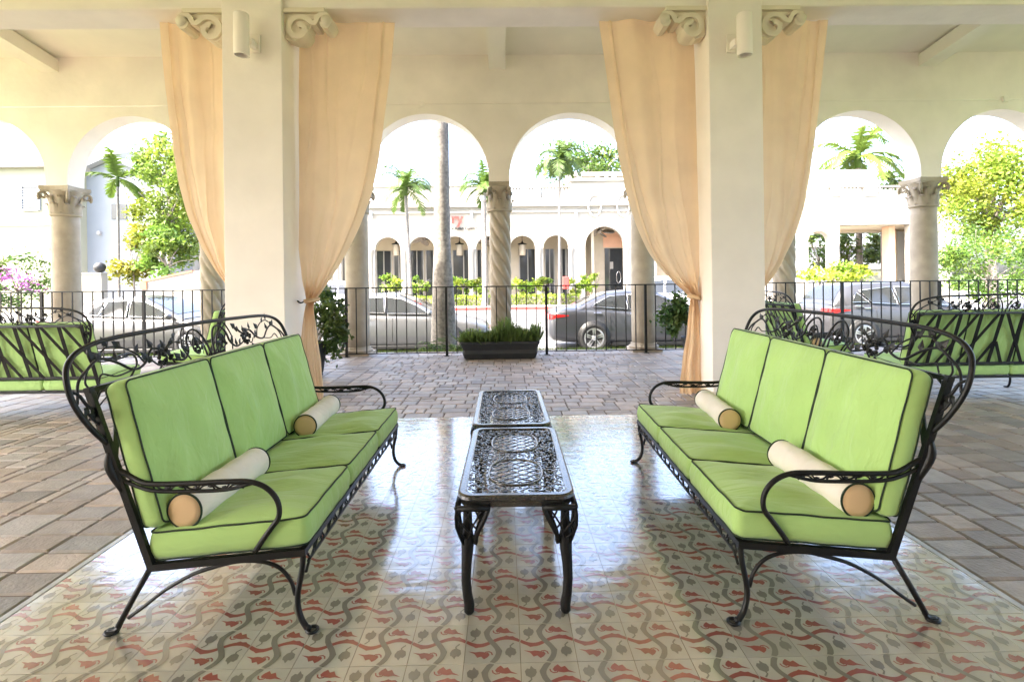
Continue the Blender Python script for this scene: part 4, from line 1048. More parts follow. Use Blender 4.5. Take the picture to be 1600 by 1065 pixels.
SUVG = [[(-1.85, 1.2), (-1.70, 1.55), (-1.1, 1.62), (-1.1, 1.18)], [(-1.02, 1.18), (-1.02, 1.63), (-.2, 1.66), (-.15, 1.16)], [(-.08, 1.16), (-.12, 1.66), (.25, 1.62), (.85, 1.16)]]
RZ = -.455; CY = 13.25
car('pale silver sedan parked behind the railing left of the palm trunk', (PX(516, CY-.9)+1.42, CY, RZ), 0, M['silver'], SED, SEDR, SEDG, (-1.42, 1.38), group='cars parked along the near kerb', spokes=7)
car('dark grey sedan with red tail lamp parked right of the spiral column', (PX(927, CY-.9)+1.36, CY, RZ), 0, M['grey'], SEDB, SEDBR, SEDBG, (-1.36, 1.42), group='cars parked along the near kerb', wr=.345)
car('silver saloon parked behind the left railing and the gate post', (PX(220, CY-.9)-.25, CY, RZ), 0, M['gold'], SED, SEDR, SEDG, (-1.42, 1.38), group='cars parked along the near kerb', spokes=7)
car('steel grey hatchback with red tail lamp behind the right railing', (PX(1302, CY-.9)+2.02, CY, RZ), 0, M['dgrey'], HAT, HATR, HATG, (-1.28, 1.30), group='cars parked along the near kerb')
car('white tall car with sloping windscreen across the street beyond the grey sedan', (PX(990, 20)+1.0, 20.5, -.44), R(180), M['wpaint'], SUV, SUVR, SUVG, (-1.36, 1.36), group='cars across the street', wr=.36)
car('white tall car across the street seen above the railing beside the left curtain', (PX(500, 24), 24, -.44), R(180), M['wpaint'], SUV, SUVR, SUVG, (-1.36, 1.36), group='cars across the street', wr=.36)
# ================================================================== building across the street
BY = 34.0
def arch_face(mb, x0, x1, z0, z1, holes, y, m=0, n=14):
    """wall face in the plane y with openings: holes = (xa, xb, zspring, arched, zbottom)"""
    holes = sorted(holes); cur = x0
    def quad(a, b, c, d):
        if b-a > 1e-4 and d-c > 1e-4: mb.add([(a, y, c), (b, y, c), (b, y, d), (a, y, d)], [(0, 1, 2, 3)], m)
    for (a, b, zs, arched, zb) in holes:
        quad(cur, a, z0, z1); quad(a, b, z0, zb)
        if arched:
            r = (b-a)/2; c = (a+b)/2; vs = []
            for i in range(n+1):
                q = math.pi*i/n; x = c-r*math.cos(q); vs += [(x, y, zs+r*math.sin(q)), (x, y, z1)]
            mb.add(vs, [(2*i, 2*i+2, 2*i+3, 2*i+1) for i in range(n)], m)
        else: quad(a, b, zs, z1)
        cur = b
    quad(cur, x1, z0, z1)
def reveal(mb, holes, y0, y1, m=0, n=14):
    for (a, b, zs, arched, zb) in holes:
        pts = [(a, zb), (a, zs)]
        if arched:
            r = (b-a)/2; c = (a+b)/2; pts += [(c-r*math.cos(math.pi*i/n), zs+r*math.sin(math.pi*i/n)) for i in range(1, n)]
        pts += [(b, zs), (b, zb)]
        mb.add([(x, yy, z) for x, z in pts for yy in (y0, y1)], [(2*i, 2*i+1, 2*i+3, 2*i+2) for i in range(len(pts)-1)], m)
def text_mesh(txt, size, ext):
    cu = bpy.data.curves.new('t', 'FONT'); cu.body = txt; cu.size = size; cu.extrude = ext; cu.offset = size*.03; cu.align_x = 'LEFT'
    o = bpy.data.objects.new('t', cu); COL.objects.link(o); bpy.context.view_layer.update()
    me = bpy.data.meshes.new_from_object(o.evaluated_get(bpy.context.evaluated_depsgraph_get())); bpy.data.objects.remove(o); bpy.data.curves.remove(cu); return me
def lettering(name, txt, size, px, py, Y, mat_, parent, off, shear=0):
    me = text_mesh(txt, size, .02); me.materials.clear(); me.materials.append(mat_)
    p = P(px, py, Y)
    o = bpy.data.objects.new(name, me); COL.objects.link(o); o.parent = parent; o.location = (p.x-off[0], p.y-off[1]-.03, p.z-off[2]); o.rotation_euler = (R(90), 0, 0)
    return o
GZ = -.28
def shop_building():
    y = BY; X = lambda px: PX(px, y); Z = lambda px, py: PZ(px, py, y)
    xl, xr = X(300), PX(1252, 31.5)-.06
    t = thing('arcaded_shop_building', 'long white two storey building with an arcade of shop fronts across the street', 'building', ((xl+xr)/2, y, GZ))
    O = t.location.copy(); L = tuple(-c for c in O)
    holes = []; per = X(817)-X(764.5); c0 = X(817); r = X(837)-X(817)
    zs = Z(817, 388)
    for k in range(-10, 2):
        c = c0+k*per
        if c-r > xl+.3: holes.append((c-r, c+r, zs, True, GZ))
    holes.append((X(915), X(976), zs+.1, True, GZ))
    holes.append((X(1026), X(1068), zs, True, GZ))
    for k in range(2): c = X(1100)+k*per; holes.append((c-r, c+r, zs, True, GZ))
    zt = Z(700, 319); zp = Z(700, 291.5)
    m = MB(); arch_face(m, xl, xr, GZ, zt, holes, y); reveal(m, holes, y, y+.4)
    arch_face(m, xl, xr, GZ, zt, holes, y+.4)
    m.add([(xl, y, zt), (xr, y, zt), (xr, y+9, zt), (xl, y+9, zt)], [(0, 1, 2, 3)]); m.add([(xl, y, GZ), (xl, y, zt), (xl, y+9, zt), (xl, y+9, GZ)], [(0, 1, 2, 3)])
    m.add([(xr, y, GZ), (xr, y, zt), (xr, y+9, zt), (xr, y+9, GZ)], [(3, 2, 1, 0)])
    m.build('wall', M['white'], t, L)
    # cornices, parapet with balustraded bays, raised block with ovals
    m = MB()
    for (py, h, d) in ((319, .22, .22), (330.5, .12, .12)): z = Z(700, py); m.box(xl, xr, y-d, y-.004, z-h, z, 0)
    m.build('cornice', M['white'], t, L)
    m = MB(); zb = Z(840, 308.5); x895 = X(893)
    segs = [(xl, X(600)), (X(640), X(676)), (X(706), X(745)), (X(840), X(845)), (X(891), x895), (X(1010), X(1120)), (X(1160), xr)]
    m.box(xl, X(797), y, y+.3, zt, zp, 0)
    m.box(X(837), X(846), y-.04, y+.34, zt, zp+.06, 0); m.box(X(797), x895, y, y+.3, zt, zb, 0); m.box(X(797), x895, y-.06, y+.36, zp-.14, zp, 0)
    m.box(X(1003), xr, y, y+.3, zt, zp, 0); m.box(xl, X(797), y-.08, y+.38, zp, zp+.09, 0)
    m.build('parapet', M['white'], t, L)
    for px in [799+i*5.0 for i in range(8)]+[848+i*5.1 for i in range(9)]:
        m = MB(); h = zp-.14-zb; x = X(px)
        m.lathe([(.05, zb), (.075, zb+.1*h), (.085, zb+.3*h), (.04, zb+.62*h), (.045, zb+.85*h), (.07, zb+h)], 8, 0, (x, y+.15)); m.build('baluster', M['white'], t, L)
    za = Z(940, 283.5); m = MB(); xa, xb = x895+.01, X(1003)-.01
    m.box(xa, xb, y-.15, y+4, zt-.2, za, 0); m.box(xa-.1, xb+.1, y-.3, y+4.2, za, za+.18, 0); m.build('tower_block', M['white'], t, L)
    for px in (928.5, 973):
        m = MB(); c = P(px, 322, y); m.tube([(c.x+.42*math.cos(a), y-.17, c.z+.70*math.sin(a)) for a in [2*math.pi*k/32 for k in range(32)]], .07, 6, 0, True); m.build('oval_moulding', M['white'], t, L)
    # roof pergola
    m = MB(); ze = Z(940, 258); yp = y+2.2
    m.box(X(897), X(1003), yp, yp+3, ze-.28, ze, 0)
    for px in (900, 945, 960, 1000): m.box(X(px)-.12, X(px)+.12, yp, yp+.25, za+.18, ze-.28, 0)
    m.bar((X(898), yp+.1, za+.2), (X(918), yp+.1, ze-.3), .25, .25); m.bar((X(957), yp+.1, za+.2), (X(975), yp+.1, ze-.3), .25, .25)
    m.build('roof_pergola', M['white'], t, L)
    # arcade walk: tan rear wall, dark shop glazing
    yb = y+2.6; m = MB(); m.box(xl, xr, yb, yb+.2, GZ, zt-.3, 0); m.box(xl, xr, y+.4, yb, zt-.5, zt-.35, 0); m.build('rear_wall', M['tanwall'], t, L)
    zg = PZ(700, 391, yb)
    for (a, b) in ((520, 541), (589, 612), (616, 632), (642, 662), (666, 690), (708, 742), (746, 760), (770, 786), (812, 838), (852, 866), (872, 884), (886, 898)):
        m = MB(); xa, xb = PX(a, yb), PX(b, yb); m.box(xa, xb, yb-.05, yb-.003, GZ+.3, zg, 0); g = m.build('shop_window', M['glass'], t, L)
        m = MB(); 
        for q in range(3): x = xa+(xb-xa)*q/2; m.box(x-.035, x+.035, yb-.085, yb-.052, GZ+.3, zg, 0)
        m.build('mullions', M['white'], g, L if False else None)
    m = MB(); m.box(PX(945, yb), PX(986, yb), yb-.06, yb-.003, GZ, PZ(960, 388, yb), 0); d = m.build('shop_door', M['glass'], t, L)
    m = MB(); x = PX(966, yb); m.tube([(x+.16*math.cos(a), yb-.12, 1.35+.42*math.sin(a)) for a in [2*math.pi*k/24 for k in range(24)]], .025, 6, 0, True); m.build('door_handle', M['chrome'], d)
    m = MB(); m.box(PX(953, yb), PX(958, yb), yb-.09, yb-.062, PZ(955, 420, yb), PZ(955, 409, yb)); m.build('door_notice', M['white'], d)
    m = MB(); m.box(PX(943, yb), PX(990, yb), yb-.04, yb-.003, PZ(960, 386.5, yb), PZ(960, 362, yb)); m.build('sign_panel', M['peach'], t, L)
    m = MB(); m.box(PX(917, yb), PX(921, yb), y+.6, yb, GZ, zt-.5); m.build('partition', M['tanwall'], t, L)
    # arch columns
    cols = [c0+(k+.5)*per for k in range(-10, 1)]
    for x in cols+[c0+1.5*per-.12, X(980)]:
        m = MB(); m.lathe([(.17, GZ), (.17, GZ+.15), (.12, GZ+.2), (.115, zs-.35), (.16, zs-.3), (.21, zs-.05), (.22, zs)], 14, 0, (x, y-.02)); m.build('arch_column', M['white'], t, L)
    # writing over the arches
    red = M['redlamp']; 
    lettering('sign_lettering', 'ry', .95, 705, 349, y-.05, M['redpaint'], t, O)
    lettering('sign_lettering', 'g Asian Cuisine', .27, 706, 359, y-.05, M['iron'], t, O)
    # wall lanterns of the facade
    for px in (581, 737, 899):
        m = MB(); p = P(px, 335, y); m.box(p.x-.09, p.x+.09, y-.28, y-.1, p.z-.28, p.z+.22, 0, .03); m.box(p.x-.03, p.x+.03, y-.12, y, p.z+.0, p.z+.1); m.build('wall_lantern', M['chrome'], t, L)
    # hanging lanterns in the arches
    for px in (619, 718, 816):
        yl = y+1.2; p = P(px, 382, yl); m = MB(); m.tube([(p.x, yl, p.z+.1), (p.x, yl, zt-.5)], .02, 5); m.lathe([(.30, 0+p.z), (.32, .05+p.z), (.08, .12+p.z), (.03, .25+p.z)], 12, 0, (p.x, yl)); 
        ml = m.build('hanging_lantern', M['iron'], t, L)
        m = MB(); m.lathe([(.20, p.z-.75), (.22, p.z-.7), (.22, p.z-.02), (.2, p.z)], 12, 0, (p.x, yl)); m.build('lantern_glass', M['tanwall'], ml)
    # leaf-bladed ceiling fans
    for (px, py) in ((664, 373), (762, 374), (936, 361)):
        yl = y+1.3; p = P(px, py, yl); m = MB(); m.tube([(p.x, yl, p.z), (p.x, yl, zt-.5)], .04, 6); m.sphere((p.x, yl, p.z), .16, 8)
        for k in range(5):
            a = 2*math.pi*k/5+px; d = Vector((math.cos(a), math.sin(a)*.9, -.12-.2*math.sin(a))); s_ = Vector((-math.sin(a), math.cos(a), .5)).normalized()
            c = Vector((p.x, yl, p.z)); ol = [(.2, .05), (.35, .22), (.65, .33), (.95, .24), (1.1, .0), (.95, -.24), (.65, -.33), (.35, -.22), (.2, -.05)]
            top = [c+d*u+s_*v+Vector((0, 0, .02)) for u, v in ol]; bot = [c+d*u+s_*v-Vector((0, 0, .02)) for u, v in ol]; n = len(ol)
            m.add(top+bot, [tuple(range(n)), tuple(range(2*n-1, n-1, -1))]+[(i, i+n, (i+1) % n+n, (i+1) % n) for i in range(n)])
        m.build('ceiling_fan', M['bark'], t, L)
    return t
shop_building()
def wing_building():
    y = 31.5; X = lambda px: PX(px, y); Z = lambda px, py: PZ(px, py, y)
    xl, xr = X(1252), X(1487); t = thing('white_wing_building', 'white building with a wide carport opening beyond the right arches', 'building', ((xl+xr)/2, y, GZ)); L = tuple(-c for c in t.location)
    holes = [(X(1263), X(1298), Z(1280, 378), True, GZ), (X(1313), X(1424), Z(1370, 350.5), False, GZ)]
    zt = Z(1400, 306); m = MB()
    arch_face(m, xl, xr, GZ, zt, holes, y); reveal(m, holes, y, y+.5); arch_face(m, xl, xr, GZ, zt, holes, y+.5)
    m.add([(xl, y, zt), (xr, y, zt), (xr, y+6, zt), (xl, y+6, zt)], [(0, 1, 2, 3)]); m.add([(xr, y, GZ), (xr, y+6, GZ), (xr, y+6, zt), (xr, y, zt)], [(0, 1, 2, 3)])
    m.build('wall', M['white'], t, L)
    m = MB(); m.box(xl, X(1415), y+2.5, y+6, zt+.01, Z(1350, 252), 0); m.build('upper_storey', M['white'], t, L)
    m = MB()
    for (a, b) in ((1252, 1265), (1300, 1315), (1352, 1372), (1416, 1487)): m.box(X(a), X(b), y-.06, y+.3, zt, Z(1400, 288), 0)
    m.box(xl, X(1416), y-.02, y+.26, Z(1400, 292), Z(1400, 289.5)); m.box(xl, X(1416), y+.02, y+.2, zt, Z(1400, 303))
    m.build('parapet', M['white'], t, L)
    for px in list(range(1318, 1350, 6))+list(range(1376, 1414, 6)):
        m = MB(); a, b = Z(px, 303), Z(px, 292); m.lathe([(.05, a), (.08, a+.3*(b-a)), (.04, a+.65*(b-a)), (.07, b)], 8, 0, (X(px), y+.12)); m.build('baluster', M['white'], t, L)
    m = MB(); m.box(X(1302), xr-.2, y+.5, y+6, Z(1370, 352), Z(1370, 346)); m.build('carport_ceiling', M['tanwall'], t, L)
    m = MB(); ya = y+3; m.box(PX(1296, ya), PX(1425, ya), ya, ya+.3, PZ(1370, 362, ya), PZ(1370, 352, ya)); m.build('carport_beam', M['tanwall'], t, L)
    m = MB(); m.box(PX(1388, ya), PX(1399, ya), ya-.2, ya+.5, GZ, PZ(1393, 362, ya)); m.build('carport_pier', M['tanwall'], t, L)
    m = MB(); m.box(X(1401), X(1411), y+.6, y+1.2, GZ, Z(1405, 352)); m.build('carport_pier', M['peach'], t, L)
    m = MB(); p = P(1333, 356, ya-.02); m.box(PX(1318, ya), PX(1348, ya), ya-.06, ya-.004, PZ(1333, 359, ya), PZ(1333, 353, ya)); m.build('sign_panel', M['redpaint'], t, L)
    for px in (1259, 1306):
        m = MB(); zs = Z(px, 379); m.lathe([(.17, GZ), (.17, GZ+.15), (.13, GZ+.2), (.125, zs-.35), (.2, zs-.05), (.22, zs)], 14, 0, (X(px), y-.1)); m.build('arch_column', M['white'], t, L)
wing_building()
def far_wall():
    y = 46.0; t = thing('pale_garden_house', 'pale grey house seen through the carport opening beyond the trees', 'building', (PX(1360, y), y, GZ)); L = tuple(-c for c in t.location)
    m = MB(); m.box(PX(1255, y), PX(1430, y), y, y+5, GZ, PZ(1360, 385, y)); m.build('wall', M['greywall'], t, L)
    m = MB(); m.box(PX(1250, y), PX(1435, y), y-.3, y+5.3, PZ(1360, 385, y), PZ(1360, 382, y)); m.build('roof', M['roof'], t, L)
    t = thing('yellow_garden_wall', 'low yellow garden wall seen through the carport opening', 'wall', (PX(1360, 42), 42, GZ)); L = tuple(-c for c in t.location)
    m = MB(); m.box(PX(1300, 42), PX(1425, 42), 42, 42.25, GZ, PZ(1360, 421, 42)); m.build('wall', M['yellow'], t, L)
    m = MB(); m.box(PX(1299, 42), PX(1426, 42), 41.95, 42.3, PZ(1360, 421, 42)+.002, PZ(1360, 419, 42)); m.build('coping', M['white'], t, L)
far_wall()
def left_house():
    y = 30.0; X = lambda px: PX(px, y); Z = lambda px, py: PZ(px, py, y)
    t = thing('pale_yellow_house', 'pale yellow house with a shuttered window seen through the leftmost arch', 'building', (X(20), y, GZ)); L = tuple(-c for c in t.location)
    xl, xr = X(-160), X(104); zt = Z(60, 262)
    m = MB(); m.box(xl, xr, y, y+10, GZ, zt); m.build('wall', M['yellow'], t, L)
    m = MB(); za = Z(-20, 225); m.prism([(y-.35, zt), (y+10.3, zt), (y+10.3, zt+.15), (y+5, za+.8), (y-.35, zt+.15)], xl-.2, xr+.25, 'x'); fixn(m.build('roof', M['white'], t, L))
    m = MB(); m.box(xl, xr+.02, y-.06, y-.003, Z(50, 350)-.1, Z(50, 345)); m.build('string_course', M['white'], t, L)
    for (a, b, c, d) in ((38, 63, 292, 327), (-40, -15, 292, 327)):
        m = MB(); m.box(X(a), X(b), y-.05, y-.004, Z(a, d), Z(a, c)); f = m.build('window', M['glass'], t, L)
        m = MB(); zc = (Z(a, d)+Z(a, c))/2
        m.box(X(a)-.06, X(b)+.06, y-.10, y-.052, zc-.06, zc+.06); m.box(X(a)-.09, X(a), y-.1, y-.004, Z(a, d)-.08, Z(a, c)+.08); m.box(X(b), X(b)+.09, y-.1, y-.004, Z(a, d)-.08, Z(a, c)+.08); m.box(X(a), X(b), y-.1, y-.004, Z(a, c), Z(a, c)+.08); m.box(X(a), X(b), y-.1, y-.004, Z(a, d)-.1, Z(a, d))
        for q in range(1, 9): z = Z(a, d)+(Z(a, c)-Z(a, d))*q/9; m.box(X(a), X(b), y-.075, y-.053, z-.05, z+.03)
        m.build('shutter_frame', M['greywall'], f)
    m = MB(); p = P(79, 384, y); m.box(p.x-.15, p.x+.15, y-.25, y-.003, p.z-.2, p.z+.2, 0, .03); m.build('wall_box', M['roof'], t, L)
    y = 31.5; X = lambda px: PX(px, y); Z = lambda px, py: PZ(px, py, y)
    t = thing('pale_grey_house', 'pale grey gabled house behind the small palm, left of the leafy bushes', 'building', (X(180), y, GZ)); L = tuple(-c for c in t.location)
    xl, xr = X(95), X(262); zt = Z(160, 285)
    m = MB(); m.box(xl, xr, y, y+8, GZ, zt); m.prism([(xl, zt), (xr, zt), ((xl+xr)/2, Z(170, 250))], y, y+8, 'y'); fixn(m.build('wall', M['greywall'], t, L))
    m = MB()
    for (a, b) in (((xl-.3, zt-.15), ((xl+xr)/2, Z(170, 248))), (((xl+xr)/2, Z(170, 248)), (xr+.3, zt-.15))): m.bar((a[0], y+3.8, a[1]+.1), (b[0], y+3.8, b[1]+.1), 8.6, .18, 0, (0, 0, 1))
    m.build('roof', M['greywall'], t, L)
    m = MB(); p = P(187, 332, y); m.box(p.x-.45, p.x+.45, y-.06, y-.004, p.z-.4, p.z+.5); m.build('window', M['glass'], t, L)
    m = MB(); p = P(157, 364, y); m.box(p.x-.1, p.x+.1, y-.2, y-.003, p.z-.12, p.z+.12, 0, .03); m.build('wall_box', M['roof'], t, L)
left_house()
def yard_walls():
    y = 17.5; X = lambda px: PX(px, y); Z = lambda px, py: PZ(px, py, y)
    t = thing('sloping_garden_wall', 'cream garden wall with a sloping top and red coping left of the left pillar', 'wall', (X(270), y, RZ)); L = tuple(-c for c in t.location)
    m = MB(); m.prism([(X(221), RZ), (X(330), RZ), (X(330), Z(330, 420)), (X(300), Z(300, 424)), (X(221), Z(221, 441))], y, y+.3, 'y'); fixn(m.build('wall', M['white'], t, L))
    m = MB(); m.bar((X(220), y+.15, Z(221, 440.5)), (X(301), y+.15, Z(300, 423.5)), .36, .06); m.box(X(219), X(230), y-.05, y+.35, Z(221, 452), Z(221, 441)); m.build('coping', M['terracotta'], t, L)
    y = 18.5; X = lambda px: PX(px, y); Z = lambda px, py: PZ(px, py, y)
    t = thing('gate_pillar', 'white gate post topped by a dark ball, left of the leafy bushes', 'gate post', (X(152), y, RZ)); L = tuple(-c for c in t.location)
    m = MB(); m.box(X(146), X(158), y, y+.3, RZ, Z(152, 428)); m.box(X(145), X(159), y-.04, y+.34, Z(152, 428), Z(152, 426)); m.build('post', M['white'], t, L)
    m = MB(); p = P(156, 418, y+.15); m.sphere((p.x, p.y, p.z), .19, 16); m.lathe([(.06, Z(152, 426)), (.05, p.z-.15)], 10, 0, (p.x, p.y)); m.build('ball', M['black'], t, L)
    t = thing('low_yellow_wall', 'low pale yellow wall joining the gate post beside the plain column', 'wall', (X(130), y, RZ)); L = tuple(-c for c in t.location)
    m = MB(); m.box(X(60), X(145.5), y+.05, y+.25, RZ, Z(120, 428)); m.build('wall', M['yellow'], t, L)
    m = MB(); m.box(X(60), X(145), y+.02, y+.28, Z(120, 428)+.002, Z(120, 426)); m.build('coping', M['white'], t, L)
yard_walls()
# ================================================================== palms, trees, hedges
def frond(mb, base, az, el, L_, droop, r_, n=22, wl=.55, tint=(1, 1, 1), lw=.03):
    d = Vector((math.cos(az)*math.cos(el), math.sin(az)*math.cos(el), math.sin(el))); p = Vector(base); pts = [p.copy()]; st = L_/n
    for i in range(n):
        d = (d+Vector((0, 0, -droop*(i/n)*2.2/n*3))).normalized(); p = p+d*st; pts.append(p.copy())
    k = r_.uniform(.75, 1.25); col = (tint[0]*k, tint[1]*k, tint[2]*k, 1)
    mb.tube(pts, [.022*L_/2*(1-.85*i/n) for i in range(n+1)], 4, 0, False, col)
    for i in range(2, n+1):
        f = i/n; dd = (pts[i]-pts[i-1]).normalized(); s_ = dd.cross(Vector((0, 0, 1)));
        if s_.length < .05: s_ = Vector((-math.sin(az), math.cos(az), 0))
        s_.normalize(); u = s_.cross(dd); l = wl*L_*.5*(math.sin(math.pi*min(1, .12+.88*f))**.6)*r_.uniform(.85, 1.1)+.05
        for q in (1, -1):
            t_ = (s_*q*.85+dd*.55-Vector((0, 0, 1))*r_.uniform(.25, .7)+u*.15).normalized(); e = pts[i]+t_*l; w_ = dd*lw
            kk = k*r_.uniform(.8, 1.2); c2 = (tint[0]*kk, tint[1]*kk, tint[2]*kk, 1)
            mb.add([pts[i]-w_, pts[i]+w_, pts[i].lerp(e, .6)+w_*.8-Vector((0, 0, .02)), e], [(0, 1, 2, 3)], 0, False, c2)
def palm(px, pytop, pybase, Y, label, seed, tr, nf, fl, gz=GZ, lean=0, tint=(1, 1, 1), group=None, wl=.5, lw=.05):
    r_ = random.Random(seed); c = P(px, pytop, Y); t = thing('palm_tree', label, 'palm tree', (c.x, Y, gz), 0, group); h = c.z-gz
    m = MB(); pts = spl([(lean, 0, 0), (lean*.6, 0, h*.4), (0, 0, h)], 14); n = len(pts)
    m.tube(pts, [tr*(1.35-.35*min(1, i/(n*.15)))*(1-.25*i/n)*(1+.05*(i % 2)) for i in range(n)], 10); m.build('trunk', M['palmbark'], t)
    m = MB(); m.tube([(0, 0, h-.05), (0, 0, h+.25*fl), (0, 0, h+.45*fl)], [tr*1.0, tr*.9, tr*.3], 8, 0, False, (.8, 1, .6, 1)); 
    for k in range(nf):
        el = R(r_.uniform(-25, 75)); frond(m, (0, 0, h+.2*fl), 2*math.pi*k/nf*2.4+r_.uniform(-.2, .2), el, fl*r_.uniform(.8, 1.15), r_.uniform(.5, .95), r_, tint=tint, wl=wl, lw=lw)
    m.build('crown', M['leaf'], t); return t
PG = 'palms in front of the shop building'
palm(634, 305, 440, 31.5, 'short palm with drooping fronds left of the big trunk, before the shop arches', 1, .13, 26, 2.1, group=PG, lean=.25, tint=(.8, .95, .6))
palm(757, 300, 440, 31.0, 'palm whose crown shows just left of the spiral column capital', 2, .12, 24, 1.9, group=PG, tint=(.8, .95, .6))
palm(874, 258, 440, 30.5, 'tall thin palm rising right of the spiral column', 3, .085, 24, 1.9, group=PG, lean=-.1, tint=(.65, .75, .55), wl=.55)
palm(1341, 262, 300, 38.0, 'large palm with broad arching fronds behind the white wing building', 4, .25, 18, 4.2, tint=(1.5, 1.5, .9), wl=.5, lw=.11)
palm(184, 290, 440, 21.0, 'slender young palm before the pale grey house', 5, .06, 12, 1.5, gz=RZ, tint=(1.0, 1.1, .6))
def royal():
    Y = 11.15; c = P(693.5, 556, Y); t = thing('royal_palm_trunk', 'thick mottled grey palm trunk rising out of view behind the railing', 'palm tree', (c.x, Y, -.27)); m = MB()
    r_ = random.Random(9); pr = [(.32, -.1), (.30, 0), (.28, .3), (.255, .9), (.225, 1.5), (.185, 2.2), (.172, 2.9), (.168, 4.0), (.165, 5.5), (.155, 8.0)]
    pp = spl([(r, 0, z) for r, z in pr], 6); m.lathe([(p.x*(1+.012*math.sin(p.z*31)), p.z) for p in pp], 28, 0, rfun=lambda a, z: 1+.02*math.sin(3*a+z*2)+.012*math.sin(7*a-z*5))
    m.build('trunk', M['palmbark'], t)
    m = MB()
    for k in range(16): frond(m, (0, 0, 8.4), 2*math.pi*k/16*2.4, R(r_.uniform(-15, 70)), 2.8, .7, r_)
    m.build('crown', M['leaf'], t)
    for (dx, s_, lab) in ((-.12, .5, 'small dark fern at the left foot of the thick palm trunk'), (.30, .35, 'small fern at the right foot of the thick palm trunk')):
        tt = thing('fern', lab, 'plant', (c.x+dx, Y-.55, -.2), 0, 'ferns at the foot of the palm trunk'); m = MB()
        for k in range(22): frond(m, (0, 0, 0), r_.uniform(0, 6.3), R(r_.uniform(25, 80)), s_*r_.uniform(.6, 1.2), .9, r_, 10, .5, (.7, .8, .7), .012)
        m.build('fronds', M['leaf'], tt)
royal()
def tree(name, label, cat, px, py, Y, rad, n, size, seed, gz=GZ, tint=(1, 1, 1), clumps=26, trunk=.16, group=None, hollow=.5, nt_=9, stems=1, flowers=False):
    r_ = random.Random(seed); c = P(px, py, Y); t = thing(name, label, cat, (c.x, Y, gz), 0, group); h = c.z-gz
    m = MB()
    if trunk:
        for q in range(stems):
            o = r_.uniform(-.5, .5)*rad[0] if stems > 1 else 0
            z1 = max(.15, h-rad[2]*.55); pts = spl([(o, 0, -.1), (o*.8+r_.uniform(-.05, .05), 0, z1*.5), (o*.6, 0, z1)], 5); m.tube(pts, [trunk*(1.25-.5*i/(len(pts)-1)) for i in range(len(pts))], 8)
            twigs(m, (o*.6, 0, z1), (0, 0, h), rad, nt_, r_, trunk*.55)
        m.build('trunk', M['bark'], t)
    m = MB(); leafy(m, (0, 0, h), rad, n, size, r_, clumps, tint=tint, hollow=hollow)
    if flowers: petals(m)
    m.build('crown', M['leaf'], t); return t
def petals(m):
    r_ = random.Random(8)
    for k in range(260):
        q = r_.choice(((-.25, .15, .42), (.0, -.1, .5), (.3, .0, .30), (-.5, .0, .2), (.45, .1, .1))); p = Vector((q[0]+r_.gauss(0, .14), q[1]-.2+r_.gauss(0, .18), q[2]+1.62+r_.gauss(0, .09)))
        d = Vector((r_.gauss(0, 1), r_.gauss(0, 1), r_.gauss(0, 1))).normalized(); u = d.orthogonal().normalized(); s_ = .035; k_ = r_.uniform(.6, 1.2)
        m.add([p-d*s_, p+u*s_*.7, p+d*s_, p-u*s_*.7], [(0, 1, 2, 3)], 0, True, (3.6*k_, .7*k_, 9*k_, 1))
tree('leafy_tree', 'yellow green tree behind the pale silver saloon, right of the young palm', 'tree', 255, 320, 20.5, (1.75, 1.1, 2.2), 9000, .15, 21, RZ, (1.9, 1.8, .8), 26, .09)
tree('bush', 'bright yellow bush with reddish leaves beside the gate post', 'bush', 208, 400, 19.6, (.75, .6, 1.0), 1300, .17, 22, RZ, (2.6, 1.7, .6), 14, .04)
tree('bush', 'broad green bush above the sloping garden wall', 'bush', 262, 395, 19.2, (1.2, .8, .95), 2400, .16, 23, RZ, (1.3, 1.5, .8), 18, .05)
tree('leafy_tree', 'tall tree with feathery leaves half hidden by the leftmost curtain', 'tree', 262, 250, 22, (1.0, 1.0, 1.3), 3000, .2, 24, RZ, (1.3, 1.4, .7), 16, .08)
tree('leafy_tree', 'big sunlit yellow green tree at the right edge of the view', 'tree', 1548, 305, 25, (3.0, 2.4, 2.6), 14000, .19, 25, GZ, (1.7, 1.5, .5), 44, .25)
tree('bush', 'big clipped round bush beyond the right arch', 'bush', 1545, 408, 16.5, (1.25, 1.1, 1.3), 7000, .10, 26, RZ, (1.0, 1.2, .55), 40, .06, hollow=.8)
tree('leafy_tree', 'green trees showing above the roof pergola of the shop building', 'tree', 935, 262, 47, (5.2, 2.2, 2.6), 6000, .32, 27, GZ, (1.0, 1.1, .55), 22, .3)
tree('leafy_tree', 'tree with pale gaps seen through the carport opening at its left', 'tree', 1332, 392, 39, (2.3, 1.2, 2.3), 1500, .34, 28, GZ, (.9, .9, .7), 22, .1, stems=2)
tree('leafy_tree', 'forked tree seen through the carport opening at its right', 'tree', 1383, 384, 40, (1.9, 1.2, 2.0), 1100, .32, 29, GZ, (.9, 1.0, .7), 18, .09)
tree('leafy_tree', 'thin tree seen through the small arch of the white wing', 'tree', 1280, 392, 40, (1.6, 1.0, 2.2), 800, .32, 30, GZ, (.9, 1.0, .7), 14, .08)
tree('leafy_tree', 'low dark tree above the parapet of the white wing building', 'tree', 1405, 284, 40, (2.0, 1.2, .9), 900, .32, 31, GZ, (.9, 1.0, .8), 12, .1)
def bougain():
    tree('flowering_bush', 'bush with pink and purple flowers beyond the left railing', 'bush', 28, 436, 12.6, (.95, .7, .62), 2000, .085, 33, RZ, (.9, 1.1, .8), 18, .03, flowers=True)
bougain()
